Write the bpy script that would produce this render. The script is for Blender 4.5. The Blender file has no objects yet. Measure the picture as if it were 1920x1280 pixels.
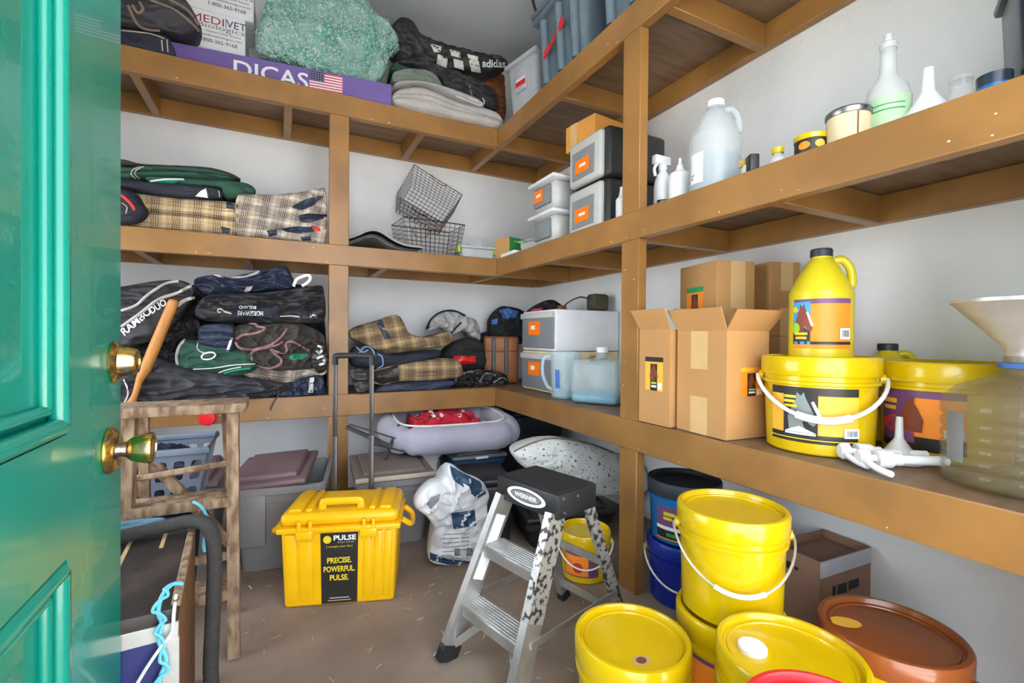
import bpy, bmesh, math, random
from mathutils import Vector, Matrix, noise
from mathutils.bvhtree import BVHTree

R = math.radians
scene = bpy.context.scene
col = scene.collection

# ---------------------------------------------------------------- camera
CAM_H = 0.925
FPX = 873.86                       # focal length in pixels of a 1920 x 1280 frame
YAW, PITCH, ROLL = R(26.605), R(-0.513), R(0.446)
_f = Vector((math.sin(YAW) * math.cos(PITCH), math.cos(YAW) * math.cos(PITCH), math.sin(PITCH)))
_r0 = Vector((math.cos(YAW), -math.sin(YAW), 0))
_u0 = _r0.cross(_f)
_r = _r0 * math.cos(ROLL) + _u0 * math.sin(ROLL)
_u = _u0 * math.cos(ROLL) - _r0 * math.sin(ROLL)
C = Vector((0, 0, CAM_H))
cd = bpy.data.cameras.new('camera')
cd.sensor_width = 36
cd.lens = 36 * FPX / 1920
cd.clip_start = 0.02
cam = bpy.data.objects.new('camera', cd)
cam.matrix_world = Matrix(((_r.x, _u.x, -_f.x, 0), (_r.y, _u.y, -_f.y, 0), (_r.z, _u.z, -_f.z, CAM_H), (0, 0, 0, 1)))
col.objects.link(cam)
scene.camera = cam

# ---------------------------------------------------------------- world, lights, exposure
world = bpy.data.worlds.new('world')
scene.world = world
world.use_nodes = True
wn = world.node_tree.nodes
wn['Background'].inputs[0].default_value = (0.88, 0.96, 1.08, 1)
wn['Background'].inputs[1].default_value = 12.0
scene.view_settings.view_transform = 'Standard'
scene.view_settings.look = 'None'
scene.view_settings.gamma = 1.0
scene.view_settings.exposure = -0.78
scene.cycles.max_bounces = 10
scene.cycles.diffuse_bounces = 6
scene.cycles.transmission_bounces = 10
scene.cycles.transparent_max_bounces = 12
scene.cycles.caustics_refractive = True
scene.cycles.sample_clamp_indirect = 6.0

# the open doorway behind the camera and an added, unseen low window in the left wall let the daylight in
def portal(loc, rot, sx, sy):
    l = bpy.data.lights.new('daylight_portal', 'AREA')
    l.shape = 'RECTANGLE'; l.size = sx; l.size_y = sy
    l.cycles.is_portal = True
    o = bpy.data.objects.new('daylight_portal', l)
    o.location = loc; o.rotation_euler = rot
    col.objects.link(o)
portal((0.46, -0.08, 1.2), (R(90), 0, 0), 1.36, 2.4)
portal((-1.12, 1.65, .925), (0, R(-90), 0), 1.55, 1.5)
sun = bpy.data.lights.new('sun', 'SUN'); sun.energy = 130; sun.angle = R(1); sun.color = (1, .97, .94)
so = bpy.data.objects.new('sun', sun); so.rotation_euler = Vector((-.75, -.35, -.62)).to_track_quat('-Z', 'Y').to_euler(); col.objects.link(so)

# ---------------------------------------------------------------- pixel rays (1920 x 1280 frame)
def ray(px, py):
    return _r * ((px - 960) / FPX) - _u * ((py - 640) / FPX) + _f
def at(px, py, x=None, y=None, z=None):
    d = ray(px, py)
    t = x / d.x if x is not None else y / d.y if y is not None else (z - CAM_H) / d.z
    return C + d * t

# ---------------------------------------------------------------- materials
def lin(c):
    return tuple(((v / 255) / 12.92 if v / 255 <= 0.04045 else ((v / 255 + 0.055) / 1.055) ** 2.4) for v in c) + (1,)
MATS = {}
def mat(name, rgb, rough=0.6, metal=0.0, var=0.10, vscale=14, bump=0.0, bscale=80, spec=0.5, trans=0.0, ior=1.45,
        rgb2=None, vcon=None, coat=0.0, alpha=1.0, sub=0.0, emit=0.0, stretch=None, sheen=0.0):
    m = bpy.data.materials.new(name); m.use_nodes = True
    nt = m.node_tree; N = nt.nodes; L = nt.links
    b = N['Principled BSDF']
    b.inputs['Roughness'].default_value = rough
    b.inputs['Metallic'].default_value = metal
    b.inputs['Specular IOR Level'].default_value = spec
    b.inputs['Transmission Weight'].default_value = trans
    b.inputs['IOR'].default_value = ior
    b.inputs['Coat Weight'].default_value = coat
    b.inputs['Alpha'].default_value = alpha
    b.inputs['Sheen Weight'].default_value = sheen
    if emit:
        b.inputs['Emission Color'].default_value = lin(rgb); b.inputs['Emission Strength'].default_value = emit
    tc = N.new('ShaderNodeTexCoord')
    vec = tc.outputs['Object']
    if stretch:
        mp = N.new('ShaderNodeMapping'); mp.inputs['Scale'].default_value = stretch
        L.new(vec, mp.inputs['Vector']); vec = mp.outputs['Vector']
    nz = N.new('ShaderNodeTexNoise'); nz.inputs['Scale'].default_value = vscale; nz.inputs['Detail'].default_value = 4
    L.new(vec, nz.inputs['Vector'])
    rp = N.new('ShaderNodeValToRGB')
    a = lin(rgb)
    if rgb2 is None:
        k = var
        c0 = tuple(v * (1 - k) for v in a[:3]) + (1,); c1 = tuple(min(1, v * (1 + k)) for v in a[:3]) + (1,)
    else:
        c0, c1 = a, lin(rgb2)
    lo, hi = vcon or (0.35, 0.65)
    rp.color_ramp.elements[0].position = lo; rp.color_ramp.elements[1].position = hi
    rp.color_ramp.elements[0].color = c0; rp.color_ramp.elements[1].color = c1
    L.new(nz.outputs['Fac'], rp.inputs['Fac'])
    L.new(rp.outputs['Color'], b.inputs['Base Color'])
    if bump:
        n2 = N.new('ShaderNodeTexNoise'); n2.inputs['Scale'].default_value = bscale; n2.inputs['Detail'].default_value = 3
        L.new(vec, n2.inputs['Vector'])
        bp = N.new('ShaderNodeBump'); bp.inputs['Strength'].default_value = bump; bp.inputs['Distance'].default_value = 0.01
        L.new(n2.outputs['Fac'], bp.inputs['Height'])
        L.new(bp.outputs['Normal'], b.inputs['Normal'])
    MATS[name] = m
    return m

def plaid(name, base, dark, light, period=0.075, line=None):
    m = bpy.data.materials.new(name); m.use_nodes = True
    nt = m.node_tree; N = nt.nodes; L = nt.links
    b = N['Principled BSDF']; b.inputs['Roughness'].default_value = 0.85; b.inputs['Specular IOR Level'].default_value = 0.2
    uv = N.new('ShaderNodeUVMap'); sp = N.new('ShaderNodeSeparateXYZ'); L.new(uv.outputs['UV'], sp.inputs[0])
    def axis(o):
        dv = N.new('ShaderNodeMath'); dv.operation = 'DIVIDE'; dv.inputs[1].default_value = period; L.new(sp.outputs[o], dv.inputs[0])
        fr = N.new('ShaderNodeMath'); fr.operation = 'FRACT'; L.new(dv.outputs[0], fr.inputs[0])
        r = N.new('ShaderNodeValToRGB'); cr = r.color_ramp; cr.interpolation = 'CONSTANT'
        stops = [(0, 0), (.08, 1), (.13, 0), (.19, 1), (.24, 0), (.30, 1), (.35, 0), (.41, 1), (.46, 0), (.62, .5), (.80, 0)]
        cr.elements[0].position = 0; cr.elements[0].color = (0, 0, 0, 1)
        cr.elements[1].position = stops[1][0]; cr.elements[1].color = (1, 1, 1, 1)
        for p, v in stops[2:]:
            e = cr.elements.new(p); e.color = (v, v, v, 1)
        L.new(fr.outputs[0], r.inputs['Fac'])
        hi = N.new('ShaderNodeMath'); hi.operation = 'GREATER_THAN'; hi.inputs[1].default_value = .7; L.new(r.outputs[0], hi.inputs[0])
        md = N.new('ShaderNodeMath'); md.operation = 'COMPARE'; md.inputs[1].default_value = .5; md.inputs[2].default_value = .25; L.new(r.outputs[0], md.inputs[0])
        return hi.outputs[0], md.outputs[0]
    hu, mu = axis('X'); hv, mv = axis('Y')
    ad = N.new('ShaderNodeMath'); ad.operation = 'ADD'; L.new(mu, ad.inputs[0]); L.new(mv, ad.inputs[1])
    ml = N.new('ShaderNodeMath'); ml.operation = 'MULTIPLY'; ml.inputs[1].default_value = .5; ml.use_clamp = True; L.new(ad.outputs[0], ml.inputs[0])
    mx = N.new('ShaderNodeMix'); mx.data_type = 'RGBA'; mx.inputs[6].default_value = lin(base); mx.inputs[7].default_value = lin(light); L.new(ml.outputs[0], mx.inputs[0])
    a2 = N.new('ShaderNodeMath'); a2.operation = 'ADD'; L.new(hu, a2.inputs[0]); L.new(hv, a2.inputs[1])
    m2 = N.new('ShaderNodeMath'); m2.operation = 'MULTIPLY'; m2.inputs[1].default_value = .62; m2.use_clamp = True; L.new(a2.outputs[0], m2.inputs[0])
    m3 = N.new('ShaderNodeMix'); m3.data_type = 'RGBA'; m3.inputs[7].default_value = lin(dark); L.new(mx.outputs[2], m3.inputs[6]); L.new(m2.outputs[0], m3.inputs[0])
    L.new(m3.outputs[2], b.inputs['Base Color'])
    MATS[name] = m
    return m

# ---------------------------------------------------------------- mesh building
class MB:
    def __init__(s, mats=None):
        s.v = []; s.f = []; s.mi = []; s.uv = None
        s.mats = [mats] if isinstance(mats, str) else list(mats or []); s.cur = 0
    def m(s, name):
        if name not in s.mats: s.mats.append(name)
        s.cur = s.mats.index(name); return s
    def add(s, vs, fs):
        b = len(s.v); s.v += [Vector(p) for p in vs]
        for f in fs:
            s.f.append(tuple(i + b for i in f)); s.mi.append(s.cur)
        return s
    def box(s, lo, hi, M=None):
        x0, y0, z0 = lo; x1, y1, z1 = hi
        vs = [Vector(p) for p in ((x0, y0, z0), (x1, y0, z0), (x1, y1, z0), (x0, y1, z0), (x0, y0, z1), (x1, y0, z1), (x1, y1, z1), (x0, y1, z1))]
        if M is not None: vs = [M @ p for p in vs]
        return s.add(vs, [(0, 3, 2, 1), (4, 5, 6, 7), (0, 1, 5, 4), (1, 2, 6, 5), (2, 3, 7, 6), (3, 0, 4, 7)])
    def rbox(s, lo, hi, r=0.003, seg=2, M=None, taper=None):
        bm = bmesh.new(); bmesh.ops.create_cube(bm, size=1)
        for v in bm.verts:
            p = v.co
            k = 1.0
            if taper is not None and p.z < 0: k = taper
            cx, cy = (lo[0] + hi[0]) / 2, (lo[1] + hi[1]) / 2
            v.co = Vector((cx + p.x * (hi[0] - lo[0]) * k, cy + p.y * (hi[1] - lo[1]) * k, lo[2] + (p.z + .5) * (hi[2] - lo[2])))
        bmesh.ops.bevel(bm, geom=bm.edges[:], offset=r, segments=seg, affect='EDGES', profile=.5)
        return s.addbm(bm, M)
    def addbm(s, bm, M=None):
        bm.verts.ensure_lookup_table(); bm.verts.index_update()
        vs = [(M @ v.co) if M is not None else v.co.copy() for v in bm.verts]
        s.add(vs, [tuple(v.index for v in f.verts) for f in bm.faces]); bm.free(); return s
    def lathe(s, prof, c=(0, 0, 0), seg=28, M=None, sx=1, sy=1):
        vs = []; fs = []; n = len(prof)
        for (r, z) in prof:
            for k in range(seg):
                a = 2 * math.pi * k / seg
                p = Vector((c[0] + r * sx * math.cos(a), c[1] + r * sy * math.sin(a), c[2] + z))
                vs.append(M @ p if M is not None else p)
        for i in range(n - 1):
            for k in range(seg):
                k2 = (k + 1) % seg
                fs.append((i * seg + k, i * seg + k2, (i + 1) * seg + k2, (i + 1) * seg + k))
        if prof[0][0] > 1e-5: fs.append(tuple(range(seg))[::-1])
        if prof[-1][0] > 1e-5: fs.append(tuple((n - 1) * seg + k for k in range(seg)))
        return s.add(vs, fs)
    def tube(s, pts, r, seg=8, closed=False, M=None, flat=None):
        pts = [Vector(p) for p in pts]; n = len(pts)
        if n < 2: return s
        rs = r if isinstance(r, (list, tuple)) else [r] * n
        vs = []; fs = []
        t0 = (pts[1] - pts[0]).normalized()
        up = Vector((0, 0, 1)) if abs(t0.z) < .9 else Vector((0, 1, 0))
        a = t0.cross(up).normalized()
        for i in range(n):
            if closed: t = (pts[(i + 1) % n] - pts[i - 1])
            else: t = pts[min(i + 1, n - 1)] - pts[max(i - 1, 0)]
            if t.length < 1e-9: t = t0.copy()
            t.normalize()
            a = (a - t * a.dot(t))
            if a.length < 1e-6: a = t.orthogonal()
            a.normalize(); b = t.cross(a)
            for k in range(seg):
                w = 2 * math.pi * k / seg + math.pi / seg
                q = pts[i] + a * (math.cos(w) * rs[i]) + b * (math.sin(w) * rs[i] * (flat or 1))
                vs.append(M @ q if M is not None else q)
        for i in range(n if closed else n - 1):
            j = (i + 1) % n
            for k in range(seg):
                k2 = (k + 1) % seg
                fs.append((i * seg + k, i * seg + k2, j * seg + k2, j * seg + k))
        if not closed:
            fs.append(tuple(range(seg))[::-1]); fs.append(tuple((n - 1) * seg + k for k in range(seg)))
        return s.add(vs, fs)
    def bar(s, p, q, w, h, up=(0, 0, 1), M=None):
        p = Vector(p); q = Vector(q); t = (q - p).normalized(); u = Vector(up); a = t.cross(u).normalized(); b = a.cross(t)
        vs = []
        for e in (p, q):
            for (i, j) in ((-1, -1), (1, -1), (1, 1), (-1, 1)):
                w_ = e + a * (i * w / 2) + b * (j * h / 2); vs.append(M @ w_ if M is not None else w_)
        return s.add(vs, [(3, 2, 1, 0), (4, 5, 6, 7), (0, 1, 5, 4), (1, 2, 6, 5), (2, 3, 7, 6), (3, 0, 4, 7)])
    def prism(s, poly, fn, d0, d1):
        n = len(poly); vs = [fn(p[0], p[1], d0) for p in poly] + [fn(p[0], p[1], d1) for p in poly]
        return s.add(vs, [tuple(range(n))[::-1], tuple(range(n, 2 * n))] + [(i, (i + 1) % n, n + (i + 1) % n, n + i) for i in range(n)])
    def sheet(s, nu, nv, fn):
        vs = [fn(i / nu, j / nv) for i in range(nu + 1) for j in range(nv + 1)]
        return s.add(vs, [(i * (nv + 1) + j, (i + 1) * (nv + 1) + j, (i + 1) * (nv + 1) + j + 1, i * (nv + 1) + j + 1) for i in range(nu) for j in range(nv)])
    def mesh(s, name, inv=None, angle=38):
        me = bpy.data.meshes.new(name)
        vs = [inv @ p for p in s.v] if inv is not None else s.v
        me.from_pydata([tuple(p) for p in vs], [], s.f)
        for mn in s.mats: me.materials.append(MATS[mn])
        me.polygons.foreach_set('material_index', s.mi)
        me.polygons.foreach_set('use_smooth', [True] * len(s.f))
        bm = bmesh.new(); bm.from_mesh(me); bmesh.ops.recalc_face_normals(bm, faces=bm.faces[:]); bm.to_mesh(me); bm.free()
        me.set_sharp_from_angle(angle=R(angle))
        if s.uv:
            l = me.uv_layers.new(name='UVMap')
            for lp in me.loops: l.data[lp.index].uv = s.uv[lp.vertex_index]
        me.update()
        return me
    def bvh(s):
        return BVHTree.FromPolygons([tuple(p) for p in s.v], [tuple(f) for f in s.f])

WM = {}
def tagp(o, label, cat, group=None, kind=None):
    if label: o['label'] = label
    if cat: o['category'] = cat
    if group: o['group'] = group
    if kind: o['kind'] = kind
    return o
def thing(name, label, cat, loc=(0, 0, 0), rz=0, group=None, kind=None, M=None):
    o = bpy.data.objects.new(name, None); o.empty_display_size = .05
    col.objects.link(o)
    m = M if M is not None else Matrix.Translation(Vector(loc)) @ Matrix.Rotation(rz, 4, 'Z')
    o.matrix_world = m; WM[o] = m
    return tagp(o, label, cat, group, kind)
def part(mb, name, par, w=False, angle=38, label=None):
    inv = WM[par].inverted() if w else None
    o = bpy.data.objects.new(name, mb.mesh(name, inv, angle)); col.objects.link(o); o.parent = par; WM[o] = WM[par]
    if label: o['label'] = label
    return o
def single(mb, name, label, cat, loc, group=None, kind=None, angle=38):
    T = Matrix.Translation(Vector(loc))
    o = bpy.data.objects.new(name, mb.mesh(name, T.inverted(), angle)); o.location = loc; col.objects.link(o); WM[o] = T
    return tagp(o, label, cat, group, kind)
def struct(mb, name, label=None):
    o = bpy.data.objects.new(name, mb.mesh(name)); col.objects.link(o); WM[o] = Matrix(); o['kind'] = 'structure'
    if label: o['label'] = label
    return o

def spline(pts, n, closed=False):
    P = [Vector(p) for p in pts]; out = []; k = len(P)
    segs = k if closed else k - 1
    for i in range(segs):
        p0 = P[(i - 1) % k] if closed or i > 0 else P[0]
        p1 = P[i]; p2 = P[(i + 1) % k]
        p3 = P[(i + 2) % k] if closed or i + 2 < k else P[-1]
        for j in range(n):
            t = j / n
            out.append(0.5 * ((2 * p1) + (p2 - p0) * t + (2 * p0 - 5 * p1 + 4 * p2 - p3) * t * t + (3 * p1 - p0 - 3 * p2 + p3) * t ** 3))
    if not closed: out.append(P[-1].copy())
    return out
def resample(P, n, closed=False):
    Q = P + [P[0]] if closed else P
    ls = [0]
    for i in range(1, len(Q)): ls.append(ls[-1] + (Q[i] - Q[i - 1]).length)
    out = []; j = 0
    for k in range(n):
        d = ls[-1] * k / (n if closed else n - 1)
        while j < len(Q) - 2 and ls[j + 1] < d: j += 1
        sl = ls[j + 1] - ls[j]
        out.append(Q[j].lerp(Q[j + 1], 0 if sl < 1e-12 else (d - ls[j]) / sl))
    return out

# text -> 2d triangles
TXT = {}
def text2d(s, bold=0.0):
    key = (s, bold)
    if key in TXT: return TXT[key]
    cu = bpy.data.curves.new('t', 'FONT'); cu.body = s; cu.align_x = 'CENTER'; cu.align_y = 'CENTER'; cu.resolution_u = 3; cu.offset = bold
    o = bpy.data.objects.new('t', cu); col.objects.link(o)
    dg = bpy.context.evaluated_depsgraph_get()
    me = bpy.data.meshes.new_from_object(o.evaluated_get(dg))
    vs = [(v.co.x, v.co.y) for v in me.vertices]; fs = [tuple(p.vertices) for p in me.polygons]
    bpy.data.meshes.remove(me); bpy.data.objects.remove(o); bpy.data.curves.remove(cu)
    if vs:
        x0 = min(p[0] for p in vs); x1 = max(p[0] for p in vs); y0 = min(p[1] for p in vs); y1 = max(p[1] for p in vs)
        vs = [((x - (x0 + x1) / 2), (y - (y0 + y1) / 2)) for x, y in vs]
        TXT[key] = (vs, fs, x1 - x0, y1 - y0)
    else: TXT[key] = ([], [], 1, 1)
    return TXT[key]

HORSE = [(-.30, -.50), (-.34, -.15), (-.22, .15), (-.12, .34), (-.13, .50), (-.02, .40), (.04, .50), (.08, .36), (.18, .14), (.30, -.14), (.34, -.26), (.26, -.36), (.16, -.30), (.06, -.16), (.02, -.30), (.10, -.50)]
def decal(mb, shapes, fn, step=.0006, off0=.0008):
    """flat print: list of (kind, ..., material); fn(u, v, off) -> point on the surface"""
    for i, sh in enumerate(shapes):
        o = off0 + step * i; k = sh[0]
        if k == 'rect':
            _, x0, y0, x1, y1, mt = sh; mb.m(mt); n = 8
            vs = [fn(x0 + (x1 - x0) * a / n, y, o) for y in (y0, y1) for a in range(n + 1)]
            mb.add(vs, [(a, a + 1, n + 2 + a, n + 1 + a) for a in range(n)])
        elif k == 'poly':
            _, pts, mt = sh; mb.m(mt); bm = bmesh.new()
            bm.faces.new([bm.verts.new((p[0], p[1], 0)) for p in pts]); bmesh.ops.triangulate(bm, faces=bm.faces[:])
            bmesh.ops.subdivide_edges(bm, edges=bm.edges[:], cuts=2, use_grid_fill=True); bmesh.ops.triangulate(bm, faces=bm.faces[:])
            bm.verts.index_update()
            mb.add([fn(v.co.x, v.co.y, o) for v in bm.verts], [tuple(v.index for v in f.verts) for f in bm.faces]); bm.free()
        elif k == 'horse':
            _, cx, cy, h, mt, fl = sh
            decal(mb, [('poly', [(cx + p[0] * h * fl, cy + p[1] * h) for p in HORSE], mt)], fn, step, o)
        elif k == 'disc':
            _, cx, cy, rx, ry, mt = sh
            decal(mb, [('poly', [(cx + rx * math.cos(2 * math.pi * a / 20), cy + ry * math.sin(2 * math.pi * a / 20)) for a in range(20)], mt)], fn, step, o)
        elif k == 'text':
            _, s, cx, cy, w, h, mt = sh[:7]; bold = sh[7] if len(sh) > 7 else .0
            vs, fs, tw, th = text2d(s, bold); mb.m(mt)
            if h is None: h = w / tw * th
            if w is None: w = h / th * tw
            mb.add([fn(cx + x / tw * w, cy + y / th * h, o) for x, y in vs], fs)
        elif k == 'bars':
            _, x0, y0, x1, y1, mt = sh; mb.m(mt); rnd = random.Random(3); x = x0
            while x < x1:
                w = (x1 - x0) * rnd.uniform(.02, .05)
                mb.add([fn(x, y0, o), fn(x + w, y0, o), fn(x + w, y1, o), fn(x, y1, o)], [(0, 1, 2, 3)]); x += w + (x1 - x0) * rnd.uniform(.02, .05)
    return mb
def flatmap(o, ux, uy):
    o = Vector(o); ux = Vector(ux).normalized(); uy = Vector(uy).normalized(); n = ux.cross(uy)
    return lambda u, v, d: o + ux * u + uy * v + n * d
def cylmap(c, rfun, a0):
    """u = arc length from angle a0 (as seen from outside, rightwards), v = height"""
    def fn(u, v, d):
        r = rfun(v); a = a0 + u / r
        return Vector((c[0] + (r + d) * math.cos(a), c[1] + (r + d) * math.sin(a), c[2] + v))
    return fn
def facing(c):
    """angle from a point towards the camera, in plan"""
    return math.atan2(C.y - c[1], C.x - c[0])

# ---------------------------------------------------------------- soft things
def nz(p, sc, seed=0):
    return noise.noise(Vector((p[0] * sc[0] + seed * 7.31, p[1] * sc[1] + seed * 3.17, p[2] * sc[2] - seed * 5.77)))
def wrink(p, sc, seed):
    q = Vector(p) + Vector((nz(p, (6, 6, 6), seed + 11), nz(p, (6, 6, 6), seed + 12), nz(p, (6, 6, 6), seed + 13))) * .05
    r1 = 1 - abs(nz(q, [k * 1.3 for k in sc], seed + 3)); r2 = 1 - abs(nz(q, [k * 2.9 for k in sc], seed + 5))
    return nz(p, sc, seed) * .5 + (r1 ** 3 - .5) * .9 + (r2 ** 3 - .5) * .4
AX = {'y': (Vector((0, -1, 0)), lambda a, b, v: at(a, b, y=v)), 'x': (Vector((-1, 0, 0)), lambda a, b, v: at(a, b, x=v)), 'z': (Vector((0, 0, 1)), lambda a, b, v: at(a, b, z=v))}

def rest(mb):
    """nothing soft sinks through the shelf board it lies on"""
    zc = sum(p.z for p in mb.v) / len(mb.v)
    for lv in (2.147, 1.387, .630):
        if zc > lv - .01:
            for p in mb.v:
                if p.y > 2.49 and p.z < lv + .001: p.z = lv + .001
            break
    return mb
def bundle_mb(outline, plane, depth, bulge, mt, wr=.010, ws=(9, 9, 22), seed=1, pw=2.4, rings=16, N=130, spine=.55, back=.55, uvrot=0, zmin=None, folds=0, groove=.014):
    """a soft lump with the given silhouette: swells by `bulge` towards the viewer side and reaches `depth` back"""
    ax, val = plane; n, fn = AX[ax]
    P = resample(spline([fn(a, b, val) for a, b in outline], 8, True), N, True)
    cen = sum(P, Vector()) / N
    # main axis of the outline
    h = n.orthogonal() if ax == 'z' else Vector((1, 0, 0)) if ax == 'y' else Vector((0, 1, 0))
    v = Vector((0, 0, 1)) if ax != 'z' else n.cross(h)
    sxx = sum(((p - cen).dot(h)) ** 2 for p in P); syy = sum(((p - cen).dot(v)) ** 2 for p in P); sxy = sum((p - cen).dot(h) * (p - cen).dot(v) for p in P)
    th = .5 * math.atan2(2 * sxy, sxx - syy); axd = h * math.cos(th) + v * math.sin(th)
    half = max(abs((p - cen).dot(axd)) for p in P) * spine
    zlo = min(p.z for p in P); zhi = max(p.z for p in P)
    mb = MB(mt); vs = []; uv = []
    cu, su = math.cos(uvrot), math.sin(uvrot)
    def put(p, s, off, dd):
        q = p + n * off
        if zmin is not None and q.z < zmin: q.z = zmin
        vs.append(q); a, b = p.dot(h), p.dot(v) + dd * .8
        uv.append((a * cu - b * su, a * su + b * cu))
    R_ = []
    R_ += [(back, -depth), (1 - (1 - back) * .55, -depth * .7), (1 - (1 - back) * .12, -depth * .3)]
    ss = [1 - (k / rings) ** 1.5 for k in range(rings)] + [.02, .004]
    for s, o in R_:
        for p in P:
            t = cen + axd * max(-half, min(half, (p - cen).dot(axd)))
            q = t.lerp(p, s); put(q, s, o + 0, -o)
    for s in ss:
        o = bulge * (max(0, 1 - s ** pw)) ** (1 / pw)
        for p in P:
            t = cen + axd * max(-half, min(half, (p - cen).dot(axd)))
            q = t.lerp(p, s)
            w = wr * wrink(q, ws, seed) * min(1, (1 - s) * 5 + .15)
            if folds:
                tt = (q.z - zlo) / max(1e-6, zhi - zlo) + .05 * nz(q, (4, 4, 4), seed + 9)
                w += groove * (abs(math.sin(math.pi * folds * tt)) ** .5 - .8) * min(1, (1 - s) * 4 + .2)
            put(q, s, o + w, 0)
    nr = len(R_) + len(ss); fs = []
    for i in range(nr - 1):
        for k in range(N):
            k2 = (k + 1) % N; fs.append((i * N + k, i * N + k2, (i + 1) * N + k2, (i + 1) * N + k))
    fs.append(tuple(range(N))[::-1]); fs.append(tuple((nr - 1) * N + k for k in range(N)))
    mb.add(vs, fs); mb.uv = uv
    return rest(mb)

def cloth_mb(top, bot, plane, depth, mt, folds=3, bulge=.03, groove=.022, wr=.006, ws=(7, 7, 20), seed=1, ends=.05, NS=70, NT=26, uvrot=0, warp=.06, tuck=.6):
    """a folded blanket: front edge between a top and a bottom line, fold grooves, body reaching back by depth"""
    ax, val = plane; n, fn = AX[ax]
    T = resample(spline([fn(a, b, val) for a, b in top], 8), NS + 1); B = resample(spline([fn(a, b, val) for a, b in bot], 8), NS + 1)
    mb = MB(mt); vs = []; uv = []; cu, su = math.cos(uvrot), math.sin(uvrot)
    Lw = sum((T[i + 1] - T[i]).length for i in range(NS))
    back = [(1.0, .35), (.98, .8), (.9, 1.0), (.1, 1.0), (.02, .6)]
    ring = NT + 1 + len(back)
    for i in range(NS + 1):
        s = i / NS; e = min(1, min(s, 1 - s) / ends) if ends else 1
        er = 1 - math.sqrt(max(0, 1 - (1 - e) ** 2))
        hgt = (T[i] - B[i]).length
        for j in range(NT + 1):
            t = j / NT
            p = B[i].lerp(T[i], t)
            c = (B[i] + T[i]) / 2
            p = p.lerp(c, er * tuck)
            tw = t + warp * nz(p, (3, 3, 3), seed + 2)
            g = abs(math.sin(math.pi * folds * tw)) ** .5
            o = bulge * (math.sin(math.pi * min(.98, max(.02, t))) ** .5) + groove * (g - 1) + wr * wrink(p, ws, seed) - er * bulge * 1.2
            vs.append(p + n * o); a, b = s * Lw, t * hgt * 1.25; uv.append((a * cu - b * su, a * su + b * cu))
        for (t, d) in back:
            p = B[i].lerp(T[i], t).lerp((B[i] + T[i]) / 2, er * tuck)
            vs.append(p - n * (d * depth * (1 - .1 * er))); a, b = s * Lw, t * hgt * 1.25 + d * depth; uv.append((a * cu - b * su, a * su + b * cu))
    fs = []
    for i in range(NS):
        for j in range(ring):
            j2 = (j + 1) % ring; fs.append((i * ring + j, (i + 1) * ring + j, (i + 1) * ring + j2, i * ring + j2))
    fs.append(tuple(range(ring))); fs.append(tuple(NS * ring + j for j in range(ring))[::-1])
    mb.add(vs, fs); mb.uv = uv
    return rest(mb)
def base_of(mb):
    z = min(p.z for p in mb.v); n = len(mb.v); return Vector((sum(p.x for p in mb.v) / n, sum(p.y for p in mb.v) / n, z))
def soft(mb, name, label, cat, group=None):
    """thing for a soft body; returns (empty, bvh)"""
    t = thing(name, label, cat, base_of(mb), group=group); part(mb, 'fabric_body', t, w=True, angle=70)
    return t, mb.bvh()
def hit(bvh, px, py, off=.002, dflt=None):
    d = ray(px, py).normalized(); h = bvh.ray_cast(C, d)
    if h[0] is None:
        h2 = bvh.find_nearest(C + d * 2.7)
        return h2[0] - d * off
    return h[0] - d * off
def trim(bvh, pts, r, mt, par, name='piping', n=6, off=.002, flat=None, seg=6):
    P = [hit(bvh, p.x, p.y, off) for p in spline([(a, b, 0) for a, b in pts], n)]
    return part(MB(mt).tube(P, r, seg, flat=flat), name, par, w=True)
def patch(bvh, poly, mt, par, name='patch', off=.003, cuts=5):
    bm = bmesh.new(); bm.faces.new([bm.verts.new((a, b, 0)) for a, b in poly]); bmesh.ops.triangulate(bm, faces=bm.faces[:])
    bmesh.ops.subdivide_edges(bm, edges=bm.edges[:], cuts=cuts, use_grid_fill=True); bmesh.ops.triangulate(bm, faces=bm.faces[:])
    bm.verts.index_update(); mb = MB(mt)
    mb.add([hit(bvh, v.co.x, v.co.y, off) for v in bm.verts], [tuple(v.index for v in f.verts) for f in bm.faces]); bm.free()
    return part(mb, name, par, w=True)
def stext(bvh, s, c, ux, h, mt, par, name='lettering', off=.004, w=None, bold=.02):
    """lettering printed on a soft surface: centre pixel, direction of writing (unit-ish), cap height in pixels"""
    vs, fs, tw, th = text2d(s, bold); u = Vector((ux[0], ux[1])).normalized(); v = Vector((u.y, -u.x)); k = h / th; kx = (w / tw) if w else k
    mb = MB(mt); mb.add([hit(bvh, c[0] + u.x * x * kx + v.x * y * k, c[1] + u.y * x * kx + v.y * y * k, off) for x, y in vs], fs)
    return part(mb, name, par, w=True)

scene.cycles.use_denoising = True

# ---------------------------------------------------------------- palette
mat('wall_paint', (233, 232, 230), .8, var=.05, vscale=3, bump=.25, bscale=45)
mat('ceiling_paint', (204, 207, 214), .85, var=.05, vscale=2, bump=.15, bscale=60)
mat('concrete', (116, 100, 88), .7, rgb2=(158, 140, 126), vscale=2.6, vcon=(.3, .72), bump=.2, bscale=30)
mat('shelf_paint', (134, 96, 50), .36, var=.16, vscale=5, bump=.06, bscale=25, stretch=(1, 1, 1))
mat('shelf_board_wood', (104, 80, 58), .5, rgb2=(132, 108, 86), vscale=4, vcon=(.3, .7), stretch=(1, 6, 6), bump=.05)
mat('chipped', (205, 190, 165), .8)
mat('door_green', (0, 122, 105), .26, var=.10, vscale=3, coat=.25, bump=.03, bscale=18)
mat('brass', (214, 178, 90), .22, metal=1, rgb2=(150, 140, 130), vcon=(.48, .62), vscale=40)
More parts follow.
